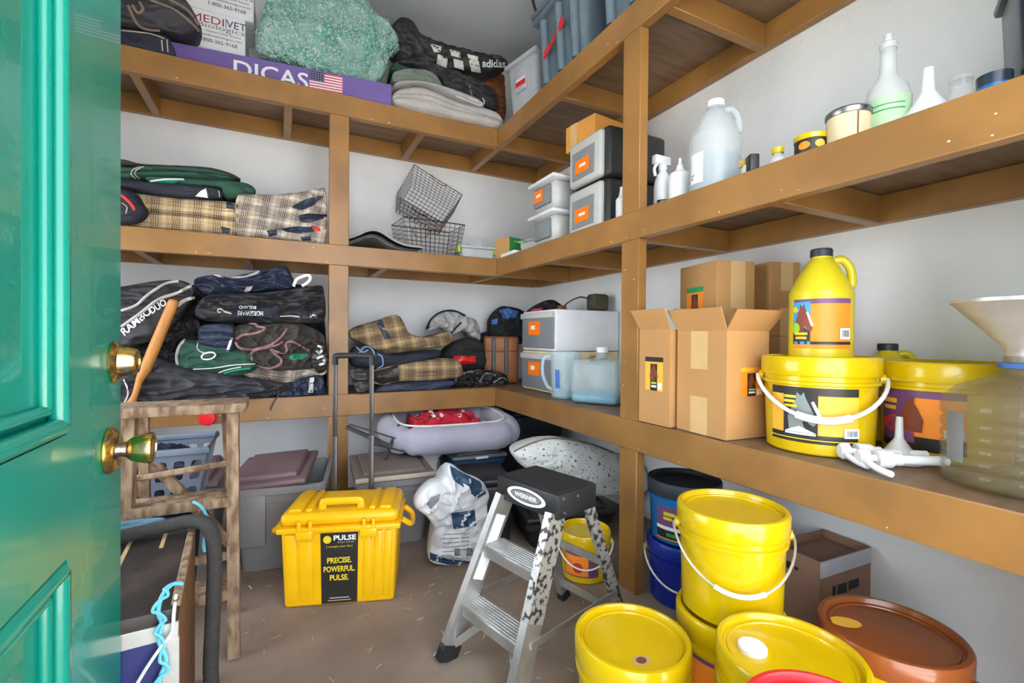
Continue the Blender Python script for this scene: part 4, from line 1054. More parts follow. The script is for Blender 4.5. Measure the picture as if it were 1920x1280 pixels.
# brushes, jugs in front of the drawers
t = thing('brush_handles', 'pair of wooden brush handles sticking up behind the water cube', 'brush', (1.475, 1.925, ZL + .001))
part(MB('clear_white').lathe([(0, 0), (.05, 0), (.055, .16), (.05, .16), (.045, .01), (0, .01)]), 'holder', t)
for dx, dz in ((-.03, .20), (.012, .245)): part(MB('handle_wood').tube([(dx * .4, 0, .02), (dx * 1.2, 0, .14), (dx * 2, 0, dz)], [.012, .014, .019], 10), 'wooden_handle', t)
# clear measuring jug
t = thing('plastic_jug', 'clear plastic jug with a loop handle left of the water cube', 'jug', (1.262, 1.935, ZL + .001))
part(MB('clear_blue').lathe([(0, 0), (.062, 0), (.066, .006), (.074, .20), (.080, .225), (.077, .225), (.070, .20), (.061, .01), (0, .008)], seg=32), 'jug_body', t)
a = facing((1.262, 1.935)) - R(75)
part(MB('clear_blue').tube(spline([(math.cos(a) * r_, math.sin(a) * r_, z) for r_, z in ((.066, .04), (.09, .06), (.112, .12), (.108, .19), (.076, .205))], 6), .009, 10), 'handle', t)
part(MB('liquid_teal').lathe([(0, .009), (.060, .009), (.062, .03), (0, .03)]), 'liquid', t)
part(decal(MB(), [('rect', -.012, .05, .012, .14, 'blue_cloth')], cylmap((0, 0, 0), lambda v_: .0675 + .04 * v_, facing((1.262, 1.935)) - R(30))), 'scale_marks', t)
# water cube
M = Matrix.Translation((1.335, 1.735, ZL + .001)) @ Matrix.Rotation(R(32), 4, 'Z')
t = thing('water_cube', 'clear collapsible water cube with teal liquid at the bottom', 'water container', M=M)
part(MB('clear_blue').rbox((-.115, -.115, 0), (.115, .115, .20), .03, 4), 'container', t)
part(MB('liquid_teal').rbox((-.108, -.108, .006), (.108, .108, .045), .015, 3), 'liquid', t)
part(MB('clear_blue').lathe([(.0, .199), (.034, .199), (.026, .212), (.024, .228), (0, .228)]), 'neck', t); part(MB('white_plastic').lathe([(0, .228), (.027, .228), (.027, .250), (.024, .253), (0, .253)], seg=24), 'cap', t)

# ================================================================ lower shelf, right run: cartons, pails, jugs
def open_carton(label, near, ang, la, lb, h, flaps, group='shipping cartons on the lower shelf', z0=None):
    z0 = ZL + .001 if z0 is None else z0
    M = Matrix.Translation(Vector((near[0], near[1], z0))) @ Matrix.Rotation(ang, 4, 'Z')
    t = thing('shipping_carton', label, 'box', M=M, group=group); k = .004
    b = MB('cardboard')
    b.box((0, 0, 0), (la, lb, k)); b.box((0, 0, k), (la, k, h)); b.box((0, lb - k, k), (la, lb, h)); b.box((0, k, k), (k, lb - k, h)); b.box((la - k, k, k), (la, lb - k, h))
    part(b, 'carton', t)
    fl = .075
    hinge = {'S': ((0, 0, h), (la, 0, h), (0, -1, 0)), 'N': ((0, lb, h), (la, lb, h), (0, 1, 0)), 'W': ((0, 0, h), (0, lb, h), (-1, 0, 0)), 'E': ((la, 0, h), (la, lb, h), (1, 0, 0))}
    for key, a in flaps.items():
        p, q, o = hinge[key]; o = Vector(o); d = o * math.cos(R(a)) + Vector((0, 0, 1)) * math.sin(R(a)); p = Vector(p); q = Vector(q); s = (q - p).normalized() * .012
        n = Vector((0, 0, 1)) * math.cos(R(a)) - o * math.sin(R(a))
        vs = [p, q, q + d * fl + s * .8, p + d * fl - s * .8]
        vs = vs + [w + n * .003 for w in vs]
        part(MB('cardboard').add(vs, [(3, 2, 1, 0), (4, 5, 6, 7), (0, 1, 5, 4), (1, 2, 6, 5), (2, 3, 7, 6), (3, 0, 4, 7)]), 'flap', t)
    return t
def horse_label(mb, fm, u, v, w, h, top, side, dark):
    decal(mb, [('rect', u, v, u + w, v + h, side), ('rect', u, v + h * .86, u + w, v + h, top), ('rect', u + w * .3, v, u + w * .68, v + h * .8, dark), ('horse', u + w * .5, v + h * .55, h * .5, 'horse_brown', 1),
               ('rect', u + w * .36, v + h * .1, u + w * .64, v + h * .16, 'white_ink'), ('rect', u + w * .36, v + h * .2, u + w * .64, v + h * .26, 'label_lime'), ('rect', u + w * .72, v + h * .05, u + w * .95, v + h * .25, 'white_ink')], fm, step=.0002)
# local x = along "ang"; ang ~ 15 deg puts face B (towards -x) in view on the left
A1 = R(-4)
t = open_carton('open tan carton with raised flaps at the front shelf edge', (1.157, .925), A1, .172, .200, .318, {'S': 52, 'W': 62, 'E': 60, 'N': 84})
W_ = flatmap((0, .200, 0), (0, -1, 0), (0, 0, 1)); S_ = flatmap((0, 0, 0), (1, 0, 0), (0, 0, 1))
for q in ((.06, .20, .13, .318), (.06, 0, .13, .115)): part(decal(MB(), [('rect', *q, 'tape')], W_), 'tape', t)
lm = MB(); horse_label(lm, S_, .055, .125, .09, .085, 'label_amber', 'label_orange', 'label_black'); part(lm, 'printed_label', t)
t = open_carton('tan carton with one flap up, wedged between the post and the open carton', (1.152, 1.138), R(0), .20, .146, .325, {'W': 62, 'E': 75})
W_ = flatmap((0, .146, 0), (0, -1, 0), (0, 0, 1))
lm = MB(); horse_label(lm, W_, .032, .115, .085, .115, 'label_black', 'label_amber', 'label_black'); part(lm, 'printed_label', t)
def carton2(label, near, ang, la, lb, z0, h, lab=None, tapes=()):
    t = boxthing('shipping_carton', label, 'box', near, ang, la, lb, z0, h, group='shipping cartons on the lower shelf')
    W_ = flatmap((0, lb, 0), (0, -1, 0), (0, 0, 1)); S_ = flatmap((0, 0, 0), (1, 0, 0), (0, 0, 1))
    for q in tapes: part(decal(MB(), [('rect', *q, 'tape')], S_), 'tape', t)
    if lab: lm = MB(); horse_label(lm, W_, *lab); part(lm, 'printed_label', t)
    return t
carton2('closed carton hidden low behind the open carton', (1.40, 1.085), R(-10), .125, .20, ZL + .001, .30)
carton2('closed tan carton with a green topped label, raised behind the open carton', (1.338, 1.112), R(-12), .155, .21, ZL + .3025, .262, (.045, .05, .095, .13, 'label_green', 'label_orange', 'label_black'), [(.055, .10, .115, .262), (.06, .0, .115, .075)])
carton2('closed tan carton low in the back row against the wall', (1.545, 1.060), R(-16), .12, .12, ZL + .001, .305, None, [(.04, .2, .09, .305)])
carton2('closed tan carton stacked on the back row behind the yellow jug', (1.545, 1.060), R(-16), .12, .12, ZL + .307, .262, None, [(.04, .16, .09, .262), (.04, 0, .09, .1)])

def pail(name, label, c, z0, r, h, mt, lid, group=None, bail=None, lidh=.022, seg=48, open_lid=False, taper=.9, ring=True):
    t = thing(name, label, 'pail', (c[0], c[1], z0), group=group)
    rb = r * taper
    def rr(z): return rb + (r * .965 - rb) * z / h
    b = MB(mt).lathe([(0, 0), (rb - .004, 0), (rb, .004), (rr(h * .75), h * .75), (rr(h * .75) + .006, h * .76), (rr(h * .79) + .006, h * .79), (rr(h * .8), h * .80), (rr(h * .85), h * .85), (rr(h * .85) + .006, h * .86), (rr(h * .89) + .006, h * .89), (rr(h * .90), h * .90), (rr(h), h - .001), (0, h - .001)], seg=seg)
    part(b, 'body', t)
    l = MB(lid).lathe([(0, h - .0005), (r * .96, h - .0005), (r * .985, h - .034), (r, h - .034), (r + .002, h - .028), (r + .002, h + lidh * .45), (r - .001, h + lidh * .66), (r - .006, h + lidh * .72), (r * .925, h + lidh * .70), (r * .905, h + lidh * .5), (r * .89, h + lidh * .12), (r * .86, h + lidh * .08), (r * .85, h + lidh * .20), (r * .82, h + lidh * .20), (r * .81, h + lidh * .06), (0, h + lidh * .04)], seg=seg)
    part(l, 'lid', t)
    return t, rr
def bail_handle(t, c, r, h, a, droop, mt='white_plastic', rad=.0045, grip='white_plastic', hz=.82):
    """bail pivoting on two ears on the axis at angle a, hanging on the side of angle a+90 deg"""
    e = Vector((math.cos(a), math.sin(a), 0)); n = Vector((-math.sin(a), math.cos(a), 0))
    zc = h * hz; R_ = r + .010; pts = []
    for k in range(25):
        w = math.pi * k / 24
        p = e * (R_ * math.cos(w)) + n * (R_ * 1.03 * math.sin(w)) + Vector((0, 0, zc - droop * math.sin(w) ** 1.3))
        pts.append(p)
    hd = part(MB(mt).tube(pts, rad, 8), 'bail_handle', t)
    if grip: part(MB(grip).tube(pts[9:16], rad * 1.9, 10), 'grip', hd)
    for s in (-1, 1): part(MB('pail_yellow' if True else mt).lathe([(0, 0), (.014, 0), (.013, .012), (0, .014)], M=Matrix.Translation(e * (s * (r * .96)) + Vector((0, 0, zc))) @ Matrix.Rotation(a + (0 if s > 0 else math.pi), 4, 'Z') @ Matrix.Rotation(R(90), 4, 'Y'), seg=16), 'handle_ear', t)

# pail with the dark label on the shelf, gallon jug on it
PC = (1.325, .765); PR, PH = .138, .235
t, rr = pail('supplement_pail', 'yellow pail with a black horse head label and white bail handle', PC, ZL + .001, PR, PH, 'pail_yellow', 'pail_yellow', 'yellow supplement pails')
fa = facing(PC)
fm = cylmap((0, 0, 0), rr, fa + R(2))
lm = MB()
decal(lm, [('rect', -.125, .045, .085, .165, 'label_amber'), ('rect', -.125, .152, .085, .172, 'label_black'), ('rect', -.125, .03, .085, .052, 'label_black'), ('rect', -.085, .04, -.005, .16, 'label_black'),
           ('horse', -.04, .11, .10, 'horse_grey', 1), ('poly', [(-.02, .135), (-.014, .138), (.008, .09), (0, .087)], 'white_ink'),
           ('rect', -.083, .143, -.053, .150, 'yellow_ink'), ('rect', -.083, .131, -.056, .138, 'yellow_ink'), ('rect', -.083, .119, -.051, .126, 'yellow_ink'),
           ('poly', [(-.08, .056), (-.06, .066), (-.045, .072), (-.03, .066), (-.008, .056)], 'white_ink'), ('rect', -.079, .050, -.009, .055, 'white_ink'), ('rect', .05, .05, .085, .074, 'white_ink'), ('bars', .055, .055, .08, .069, 'ink'),
           ('rect', -.125, .0385, .085, .041, 'yellow_ink')], fm, step=.0003)
part(lm, 'printed_label', t)
bail_handle(t, PC, PR, PH, fa - R(86), .098, rad=.0052)
# jugs
def gal_jug(label, c, z0, mt, cap, sc=1.0, name='gallon_jug', group=None, capm=None):
    t = thing(name, label, 'jug', (c[0], c[1], z0), group=group)
    s = sc
    pr = [(0, 0), (.070, 0), (.077, .006), (.077, .17), (.078, .178), (.074, .192), (.052, .238), (.034, .268), (.024, .280), (.024, .286), (0, .286)]
    part(MB(mt).lathe([(r_ * s, z * s) for r_, z in pr], seg=40), 'body', t)
    a = facing(c) + R(100)
    P = [Vector((math.cos(a) * r_ * s, math.sin(a) * r_ * s, z * s)) for r_, z in ((.026, .270), (.048, .274), (.066, .252), (.072, .215), (.068, .198))]
    part(MB(mt).tube(spline(P, 5), .011 * s, 10), 'handle', t)
    part(MB(cap).lathe([(0, .284 * s), (.027 * s, .284 * s), (.027 * s, .303 * s), (.024 * s, .306 * s), (0, .306 * s)], seg=28), 'cap', t)
    return t
JC = (1.352, .778)
t = gal_jug('yellow gallon jug with an orange horse label on top of the pail', JC, ZL + PH + .006, 'jug_yellow', 'tote_dark', 1.0, group='yellow gallon jugs')
fm_ = cylmap((0, 0, 0), lambda z: .0772, facing(JC) + R(4)); lm = MB()
fm = lambda u, v_, d: fm_(u, .030 + (v_ - .025) * 1.27, d)
decal(lm, [('rect', -.076, .025, .072, .128, 'label_orange'), ('rect', -.076, .120, .072, .130, 'label_purple'), ('rect', -.076, .034, -.028, .124, 'label_skyblue'), ('rect', -.076, .034, .072, .040, 'label_black'), ('poly', [(-.076, .04), (-.076, .066), (-.05, .074), (-.028, .06), (-.028, .04)], 'label_black'),
           ('horse', -.046, .085, .07, 'horse_brown', 1), ('poly', [(-.038, .102), (-.034, .104), (-.020, .074), (-.026, .072)], 'white_ink'), ('disc', -.066, .068, .012, .012, 'label_lime'), ('rect', -.070, .054, -.034, .059, 'yellow_ink'), ('rect', -.066, .045, -.036, .050, 'yellow_ink'), ('rect', .038, .045, .066, .068, 'white_ink'), ('bars', .043, .050, .062, .064, 'ink'),
           ('poly', [(-.076, .108), (-.066, .116), (-.056, .106), (-.066, .1)], 'yellow_ink')], fm, step=.0003); part(lm, 'printed_label', t)
gal_jug('yellow gallon jug standing between the two pails against the wall', (1.618, .738), ZL + .001, 'jug_yellow', 'tote_dark', .93, group='yellow gallon jugs')
# second pail
P2 = (1.535, .585)
P2 = (1.54, .575)
t, rr = pail('supplement_pail', 'yellow pail with a purple and orange label behind the small funnel', P2, ZL + .001, .140, .225, 'pail_yellow', 'pail_yellow', 'yellow supplement pails')
fm = cylmap((0, 0, 0), rr, facing(P2) - R(20)); lm = MB()
decal(lm, [('rect', -.10, .03, .085, .165, 'label_orange'), ('rect', -.10, .152, .085, .17, 'label_purple'), ('rect', -.10, .022, .085, .056, 'label_black'), ('rect', -.10, .04, -.01, .155, 'label_purple'), ('poly', [(-.10, .06), (-.10, .09), (-.06, .105), (-.01, .08), (-.01, .06)], 'label_red'), ('horse', -.02, .11, .085, 'horse_brown', -1),
           ('rect', -.09, .134, -.05, .146, 'label_amber'), ('rect', -.09, .117, -.052, .127, 'label_amber'), ('rect', .045, .062, .08, .082, 'white_ink'), ('bars', .05, .066, .075, .078, 'ink')], fm, step=.0003); part(lm, 'printed_label', t)
# pumps
def pump(label, base, d, z):
    M = Matrix.Translation(Vector((base[0], base[1], z))) @ Matrix.Rotation(math.atan2(d[1], d[0]), 4, 'Z')
    t = thing('pump_dispenser', label, 'pump', M=M, group='white pump dispensers on the lower shelf')
    Y = Matrix.Rotation(R(90), 4, 'Y')
    part(MB('white_plastic').lathe([(0, 0), (.011, 0), (.011, .10), (0, .10)], M=Matrix.Translation((.055, 0, .021)) @ Y, seg=16), 'tube', t)
    part(MB('white_plastic').lathe([(0, 0), (.021, 0), (.021, .03), (.015, .038), (.015, .052), (0, .052)], M=Matrix.Translation((.005, 0, .0215)) @ Y, seg=20), 'collar', t)
    part(MB('white_plastic').lathe([(0, 0), (.015, .001), (.020, .007), (.020, .02), (.008, .022), (.008, .04), (0, .04)], M=Matrix.Translation((-.033, 0, .0225)) @ Y, seg=24), 'plunger', t)
    part(MB('white_plastic').tube(spline([(-.022, 0, .02), (-.025, -.03, .017), (-.02, -.06, .011), (-.012, -.085, .008)], 5), [.0075] * 15 + [.006], 10), 'nozzle', t)
pump('white pump dispenser lying nearest the shelf edge', (1.225, .585), (.83, -.55), ZL + .001)
pump('white pump dispenser lying behind the other, against the yellow pail', (1.255, .640), (.80, -.60), ZL + .001)
t = thing('small_funnel', 'small translucent funnel standing upside down by the second pail', 'funnel', (1.352, .590, ZL + .001))
part(MB('clear_white').lathe([(.048, 0), (.044, .004), (.012, .052), (.009, .058), (.007, .108), (.0055, .108), (.0075, .056), (.010, .05), (.040, .005), (.046, 0)], seg=28), 'cone', t); part(MB('clear_white').lathe([(.050, 0), (.050, .004), (.045, .004), (.045, 0)], seg=28), 'rim', t)
# big clear jug with a funnel in its neck
WC = (1.335, .378)
t = thing('water_jug', 'large clear ribbed water bottle at the right end of the shelf', 'bottle', (WC[0], WC[1], ZL + .001))
pr = [(0, .012), (.06, .008), (.108, 0), (.120, .012)]
for k in range(5): z = .03 + k * .025; pr += [(.121, z), (.116, z + .006), (.121, z + .012)]
pr += [(.122, .158), (.116, .178), (.096, .200), (.062, .216), (.034, .224), (.028, .232), (.028, .262)]
inn = [(max(.001, r_ - .002), z + .002) for r_, z in pr[::-1]]; inn = [(r_ if i else .026, z) for i, (r_, z) in enumerate(inn)]
part(MB('clear_amber').lathe(pr + inn, seg=48), 'bottle_body', t, angle=60)
part(MB('blue_cloth').lathe([(.0285, .240), (.034, .240), (.034, .250), (.0285, .250)], seg=32), 'neck_band', t)
part(decal(MB(), [('rect', -.02, .05, .02, .15, 'ink_grey')], cylmap((0, 0, 0), lambda z: .1222, facing(WC) - R(48))), 'sticker', t)
t = thing('wide_funnel', 'wide grey white funnel resting in the neck of the water bottle', 'funnel', (WC[0], WC[1], ZL + .252))
part(MB('galvanised').lathe([(.018, .0), (.024, .018), (.026, .03), (.104, .118), (.108, .121), (.108, .128), (.102, .128), (.024, .034), (.020, .02), (.014, 0)], seg=48), 'cone', t)

# ================================================================ middle shelf, right run
zm = ZM + .001
t = thing('spray_bottle', 'white trigger spray bottle just right of the post', 'bottle', (1.275, 1.305, zm))
part(MB('white_plastic').lathe([(0, 0), (.030, 0), (.033, .004), (.033, .10), (.026, .135), (.014, .155), (.013, .165), (0, .165)], seg=28), 'body', t)
hd = part(MB('white_plastic').rbox((-.045, -.013, .178), (.03, .013, .212), .006, 2), 'spray_head', t); part(MB('white_plastic').lathe([(0, .160), (.016, .160), (.016, .180), (0, .18)]), 'collar', hd); part(MB('white_plastic').tube(spline([(-.03, 0, .18), (-.042, 0, .16), (-.036, 0, .135)], 4), .006, 8), 'trigger', hd)
part(decal(MB(), [('rect', -.02, .02, .02, .045, 'label_black'), ('disc', 0, .03, .010, .010, 'piping_white')], cylmap((0, 0, 0), lambda z: .0332, facing((1.275, 1.305)))), 'label', t)
t = thing('lotion_bottle', 'white bottle with a nozzle cap left of the clear gallon jug', 'bottle', (1.265, 1.212, zm))
part(MB('white_plastic').lathe([(0, 0), (.036, 0), (.039, .004), (.039, .10), (.034, .118), (.016, .128), (.015, .133), (0, .133)], seg=28), 'body', t); part(MB('white_plastic').lathe([(0, .133), (.013, .133), (.011, .148), (.006, .152), (.005, .172), (0, .172)], seg=16), 'nozzle_cap', t)
t = thing('lotion_bottle', 'white bottle standing just left of the post', 'bottle', (1.23, 1.475, zm))
part(MB('white_plastic').lathe([(0, 0), (.026, 0), (.028, .004), (.028, .09), (.016, .105), (.014, .12), (0, .12)], seg=24), 'body', t); part(MB('white_plastic').lathe([(0, .12), (.013, .12), (.012, .14), (0, .14)], seg=16), 'cap', t)
GC = (1.262, 1.062)
t = gal_jug('translucent white gallon jug half full of clear liquid', GC, zm, 'milky', 'white_plastic', 1.0, 'plastic_gallon_jug')
part(MB('liquid_grey').lathe([(0, .003), (.068, .003), (.0755, .008), (.0755, .115), (0, .115)], seg=40), 'liquid', t)
part(decal(MB(), [('rect', -.03, .03, .022, .125, 'white_paper'), ('rect', -.025, .045, -.018, .05, 'ink'), ('rect', -.025, .055, -.012, .06, 'ink_grey')], cylmap((0, 0, 0), lambda z: .0775, facing(GC) - R(42)), step=.0004), 'label', t)
t = thing('craft_knife', 'yellow and black cutter beside the clear gallon jug', 'tool', (1.205, .905, zm + .002), R(60))
part(MB('pail_yellow').rbox((-.02, -.012, .03), (.045, .012, .052), .005, 2, M=Matrix.Rotation(R(-14), 4, 'Y')), 'grip', t); part(MB('black_plastic').rbox((-.055, -.013, 0), (-.02, .013, .05), .004, 2), 'head', t); part(MB('white_plastic').rbox((-.03, -.014, 0), (-.0, .014, .03), .004, 2), 'base', t)
def botl(name, label, cat, c, prof, mt, capm=None, capprof=None, lab=None, seg=28, lbl=None):
    t = thing(name, label, cat, (c[0], c[1], zm)); part(MB(mt).lathe(prof, seg=seg), 'body', t)
    if capm: part(MB(capm).lathe(capprof, seg=seg), 'cap', t)
    if lab: part(decal(MB(), lab, cylmap((0, 0, 0), lbl, facing(c)), step=.0004), 'label', t)
    return t
botl('small_bottle', 'small white bottle with a yellow cap', 'bottle', (1.222, .822), [(0, 0), (.022, 0), (.024, .003), (.024, .028), (.012, .040), (.011, .048), (0, .048)], 'clear_white', 'pail_yellow', [(0, .046), (.015, .046), (.015, .060), (0, .06)])
botl('wax_jar', 'squat jar with a yellow and black lid', 'jar', (1.235, .740), [(0, 0), (.036, 0), (.038, .003), (.038, .048), (0, .048)], 'label_black', 'pail_yellow', [(0, .049), (.0395, .049), (.040, .062), (.037, .064), (0, .064)], [('disc', -.016, .032, .014, .010, 'label_orange'), ('disc', .02, .032, .012, .010, 'label_amber')], lbl=lambda z: .0384)
t = botl('paint_tin', 'cream coloured tin with a metal lid', 'tin', (1.265, .668), [(0, 0), (.045, 0), (.046, .003), (.046, .088), (0, .088)], 'tin_cream', 'steel', [(0, .088), (.047, .086), (.049, .089), (.049, .099), (.045, .103), (.043, .100), (0, .099)], [('rect', .018, .005, .021, .085, 'brown_orange')], lbl=lambda z: .0462)
GB = (1.335, .617)
t = botl('glass_bottle', 'clear bottle with a pale green label beside the white funnel', 'bottle', GB, [(0, 0), (.044, 0), (.047, .004), (.047, .125), (.040, .152), (.022, .178), (.0175, .195), (.0155, .248), (0, .248)], 'clear_white', 'clear_white', [(0, .248), (.018, .248), (.018, .262), (.010, .268), (.0085, .285), (0, .285)], [('rect', -.055, .02, .055, .122, 'label_pale_green'), ('rect', -.035, .085, .035, .088, 'label_green'), ('rect', -.035, .098, .035, .100, 'label_green')], lbl=lambda z: .0475)
part(MB('galvanised').tube([(.017, 0, .255), (.02, 0, .262), (.017, .01, .27)], .002, 6), 'clip_wire', t)
t = thing('white_funnel', 'white plastic funnel standing upside down on the middle shelf', 'funnel', (1.33, .535, zm))
part(MB('white_plastic').lathe([(.075, 0), (.072, .006), (.062, .035), (.035, .07), (.018, .098), (.013, .108), (.010, .160), (.008, .160), (.010, .106), (.014, .095), (.030, .068), (.050, .034), (.070, 0)], seg=36), 'cone', t); part(MB('white_plastic').lathe([(.077, 0), (.077, .005), (.071, .005), (.071, 0)], seg=36), 'rim', t)
botl('glass_jar', 'little empty clear glass jar right of the white funnel', 'jar', (1.335, .478), [(0, 0), (.021, 0), (.022, .003), (.022, .075), (.017, .085), (.019, .09), (.019, .106), (0, .106)], 'clear_plastic', 'clear_plastic', [(0, .104), (.021, .104), (.021, .112), (0, .112)])
t = thing('dark_dish', 'low dark blue dish in front of the dark bin', 'dish', (1.262, .402, zm)); part(MB('dark_blue_plastic').lathe([(0, 0), (.022, 0), (.026, .03), (.027, .06), (.024, .06), (.02, .01), (0, .008)], seg=28), 'bowl', t); part(MB('blue_pail').lathe([(.0272, .03), (.0278, .032), (.0278, .036), (.0272, .038)], seg=28), 'rim', t)
t = thing('dark_bin', 'dark blue black plastic bin at the right edge of the middle shelf', 'bin', (1.375, .305, zm), R(-65)); part(MB('dark_blue_plastic').rbox((-.11, -.10, 0), (.11, .10, .26), .025, 3, taper=.9), 'body', t); part(MB('dark_blue_plastic').rbox((-.118, -.108, .25), (.118, .108, .272), .008, 2), 'lid', t)

# ================================================================ floor: under the shelves
def bin_mb(mt, L_, W_, h, taper=.86, r=.03, wall=.006, inner=None):
    """open tapered bin with rounded corners"""
    def ring(l, w, rr, z, n=6):
        pts = []
        for (cx, cy, a0) in ((l / 2 - rr, w / 2 - rr, 0), (-l / 2 + rr, w / 2 - rr, 90), (-l / 2 + rr, -w / 2 + rr, 180), (l / 2 - rr, -w / 2 + rr, 270)):
            for k in range(n + 1): a = R(a0 + 90 * k / n); pts.append((cx + rr * math.cos(a), cy + rr * math.sin(a), z))
        return pts
    b = MB(mt); rings = [ring(L_ * taper, W_ * taper, r, 0), ring(L_ * .975, W_ * .975, r, h * .8), ring(L_ * .975 + .008, W_ * .975 + .008, r, h * .805), ring(L_ * .98 + .01, W_ * .98 + .01, r, h - .03), ring(L_ + .03, W_ + .03, r + .01, h - .028), ring(L_ + .03, W_ + .03, r + .01, h - .002), ring(L_ + .02, W_ + .02, r + .006, h), ring(L_ - .006, W_ - .006, r - .004, h), ring(L_ * taper - .012, W_ * taper - .012, r - .006, .01)]
    n = len(rings[0]); vs = [p for q in rings for p in q]; fs = [(i * n + k, i * n + (k + 1) % n, (i + 1) * n + (k + 1) % n, (i + 1) * n + k) for i in range(len(rings) - 1) for k in range(n)]
    fs += [tuple(range(n))[::-1], tuple((len(rings) - 1) * n + k for k in range(n))]
    return b.add(vs, fs)
def lid_mb(mt, L_, W_, z=0, dome=.02):
    b = MB(mt); b.rbox((-L_ / 2, -W_ / 2, z), (L_ / 2, W_ / 2, z + .022), .009, 3)
    b.rbox((-L_ / 2 + .035, -W_ / 2 + .035, z + .016), (L_ / 2 - .035, W_ / 2 - .035, z + .022 + dome), .012, 3); return b

# grey tote with the mauve lid lying askew
t = thing('storage_tote', 'grey tote with a mauve lid lying askew, left of the yellow case', 'bin', (.035, 2.23, .001), R(-9), group='grey totes on the floor')
part(bin_mb('tote_grey', .32, .40, .335), 'body', t)
l = part(lid_mb('tote_mauve', .30, .40), 'lid', t); l.location = (-.045, -.015, .343); l.rotation_euler = (R(3), R(-3.5), R(-2))
part(MB('tote_grey').rbox((-.14, -.212, .11), (-.045, -.19, .325), .008, 2), 'handle_block', t)
t = thing('storage_tote', 'grey tote standing behind the wooden stepladder', 'bin', (-.365, 2.345, .001), R(-2), group='grey totes on the floor')
part(bin_mb('tote_grey', .30, .40, .33), 'body', t); part(lid_mb('tote_mauve', .33, .43, .332), 'lid', t)
t = thing('storage_tote', 'grey tote with a brown lid below the dog bed', 'bin', (.478, 2.25, .001), R(-4), group='grey totes on the floor')
part(bin_mb('tote_grey', .31, .40, .297), 'body', t); l = part(lid_mb('tote_lid_brown', .345, .44, .299, .012), 'lid', t)
part(MB('tote_lid_edge').rbox((-.172, -.2225, .2995), (.172, -.2165, .320), .003, 2), 'lid_edge', t)
# black metal stand parts lying on the brown lid
t = thing('folded_stand', 'black metal bars of a folded stand lying on the brown lid', 'stand', (.42, 2.28, .336))
z0 = .336
for (p, q, w) in (((650, 800), (735, 838), .020), ((655, 795), (742, 822), .008), ((748, 796), (722, 872), .013), ((700, 832), (790, 858), .010)):
    A_ = at(*p, y=2.33); B_ = at(*q, y=2.22); A_.z = max(A_.z, z0 + .012); B_.z = max(B_.z, z0 + .012)
    part(MB('dark_metal').bar(A_, B_, w, w * .8), 'metal_bar', t, w=True)

# dog bed on two tubs
DB = Vector((.845, 2.47, .352)); hx, hy, br = .315, .235, .071
DM = Matrix.Translation(DB) @ Matrix.Rotation(R(-4), 4, 'Z') @ Matrix.Rotation(R(4), 4, 'X')
t = thing('dog_bed', 'grey bolstered dog bed raised on tubs below the corner shelf', 'dog bed', M=DM)
b = MB('bed_grey'); n1, n2 = 72, 18; vs = []; fs = []
for i in range(n1):
    a = 2 * math.pi * i / n1; ca, sa = math.cos(a), math.sin(a)
    ex = .55; x = hx * math.copysign(abs(ca) ** ex, ca); y = hy * math.copysign(abs(sa) ** ex, sa)
    nn = Vector((ca / hx, sa / hy, 0)).normalized()
    seam = 1 - .22 * max(0, math.cos((a - R(45)) * 4)) ** 14
    for j in range(n2):
        w = 2 * math.pi * j / n2; rr_ = br * seam * (1 + .10 * nz((x * 1.0, y, w * .2), (14, 14, 3), 5))
        p = Vector((x, y, br)) + nn * (rr_ * math.cos(w) * .92) + Vector((0, 0, rr_ * math.sin(w) * 1.0)); p.z = max(p.z, .001); vs.append(p)
for i in range(n1):
    for j in range(n2): fs.append((i * n2 + j, ((i + 1) % n1) * n2 + j, ((i + 1) % n1) * n2 + (j + 1) % n2, i * n2 + (j + 1) % n2))
b.add(vs, fs); bo = part(b, 'bolster', t, angle=80)
part(MB('fleece').rbox((-hx + .04, -hy + .03, .01), (hx - .04, hy - .03, .075), .02, 3), 'cushion', t)
pp = MB('piping_white'); pp.tube([Vector((hx * .93 * math.copysign(abs(math.cos(a)) ** .55, math.cos(a)), hy * .9 * math.copysign(abs(math.sin(a)) ** .55, math.sin(a)), 2 * br * .985)) for a in [2 * math.pi * k / 60 for k in range(60)]], .005, 6, closed=True); part(pp, 'piping', bo)
# red printed cloth in the bed
b = MB('red_print')
def rc(u, v):
    x = -.215 + .37 * u; y = -.12 + .23 * v
    z = .126 + .030 * nz((u * 3, v * 3, 0), (2, 2, 2), 3) + .022 * abs(nz((u, v, 1), (7, 7, 7), 4)) + .02 * math.sin(u * 3.1)
    if min(u, 1 - u, v, 1 - v) < .01: z = .0810
    return DM @ Vector((x, y, z))
b.sheet(44, 24, rc)
t2 = thing('red_blanket', 'red fleece with white and black print crumpled inside the dog bed', 'blanket', DB + Vector((0, 0, .08))); part(b, 'fabric_body', t2, w=True, angle=80)
rnd = random.Random(4); mb2 = MB()
for k in range(34):
    u, v_ = rnd.uniform(.04, .96), rnd.uniform(.03, .9); p = rc(u, v_); r_ = rnd.uniform(.008, .02); mb2.m(rnd.choice(('print_white', 'print_white', 'ink')))
    pts = [rc(min(.98, max(.02, u + r_ / .46 * math.cos(a))), min(.98, max(.02, v_ + r_ / .24 * math.sin(a)))) + Vector((0, -.0015, .003)) for a in [k_ * math.pi / 4 for k_ in range(8)]]
    mb2.add(pts, [tuple(range(8))])
part(mb2, 'printed_spots', t2, w=True)['kind'] = 'stuff'
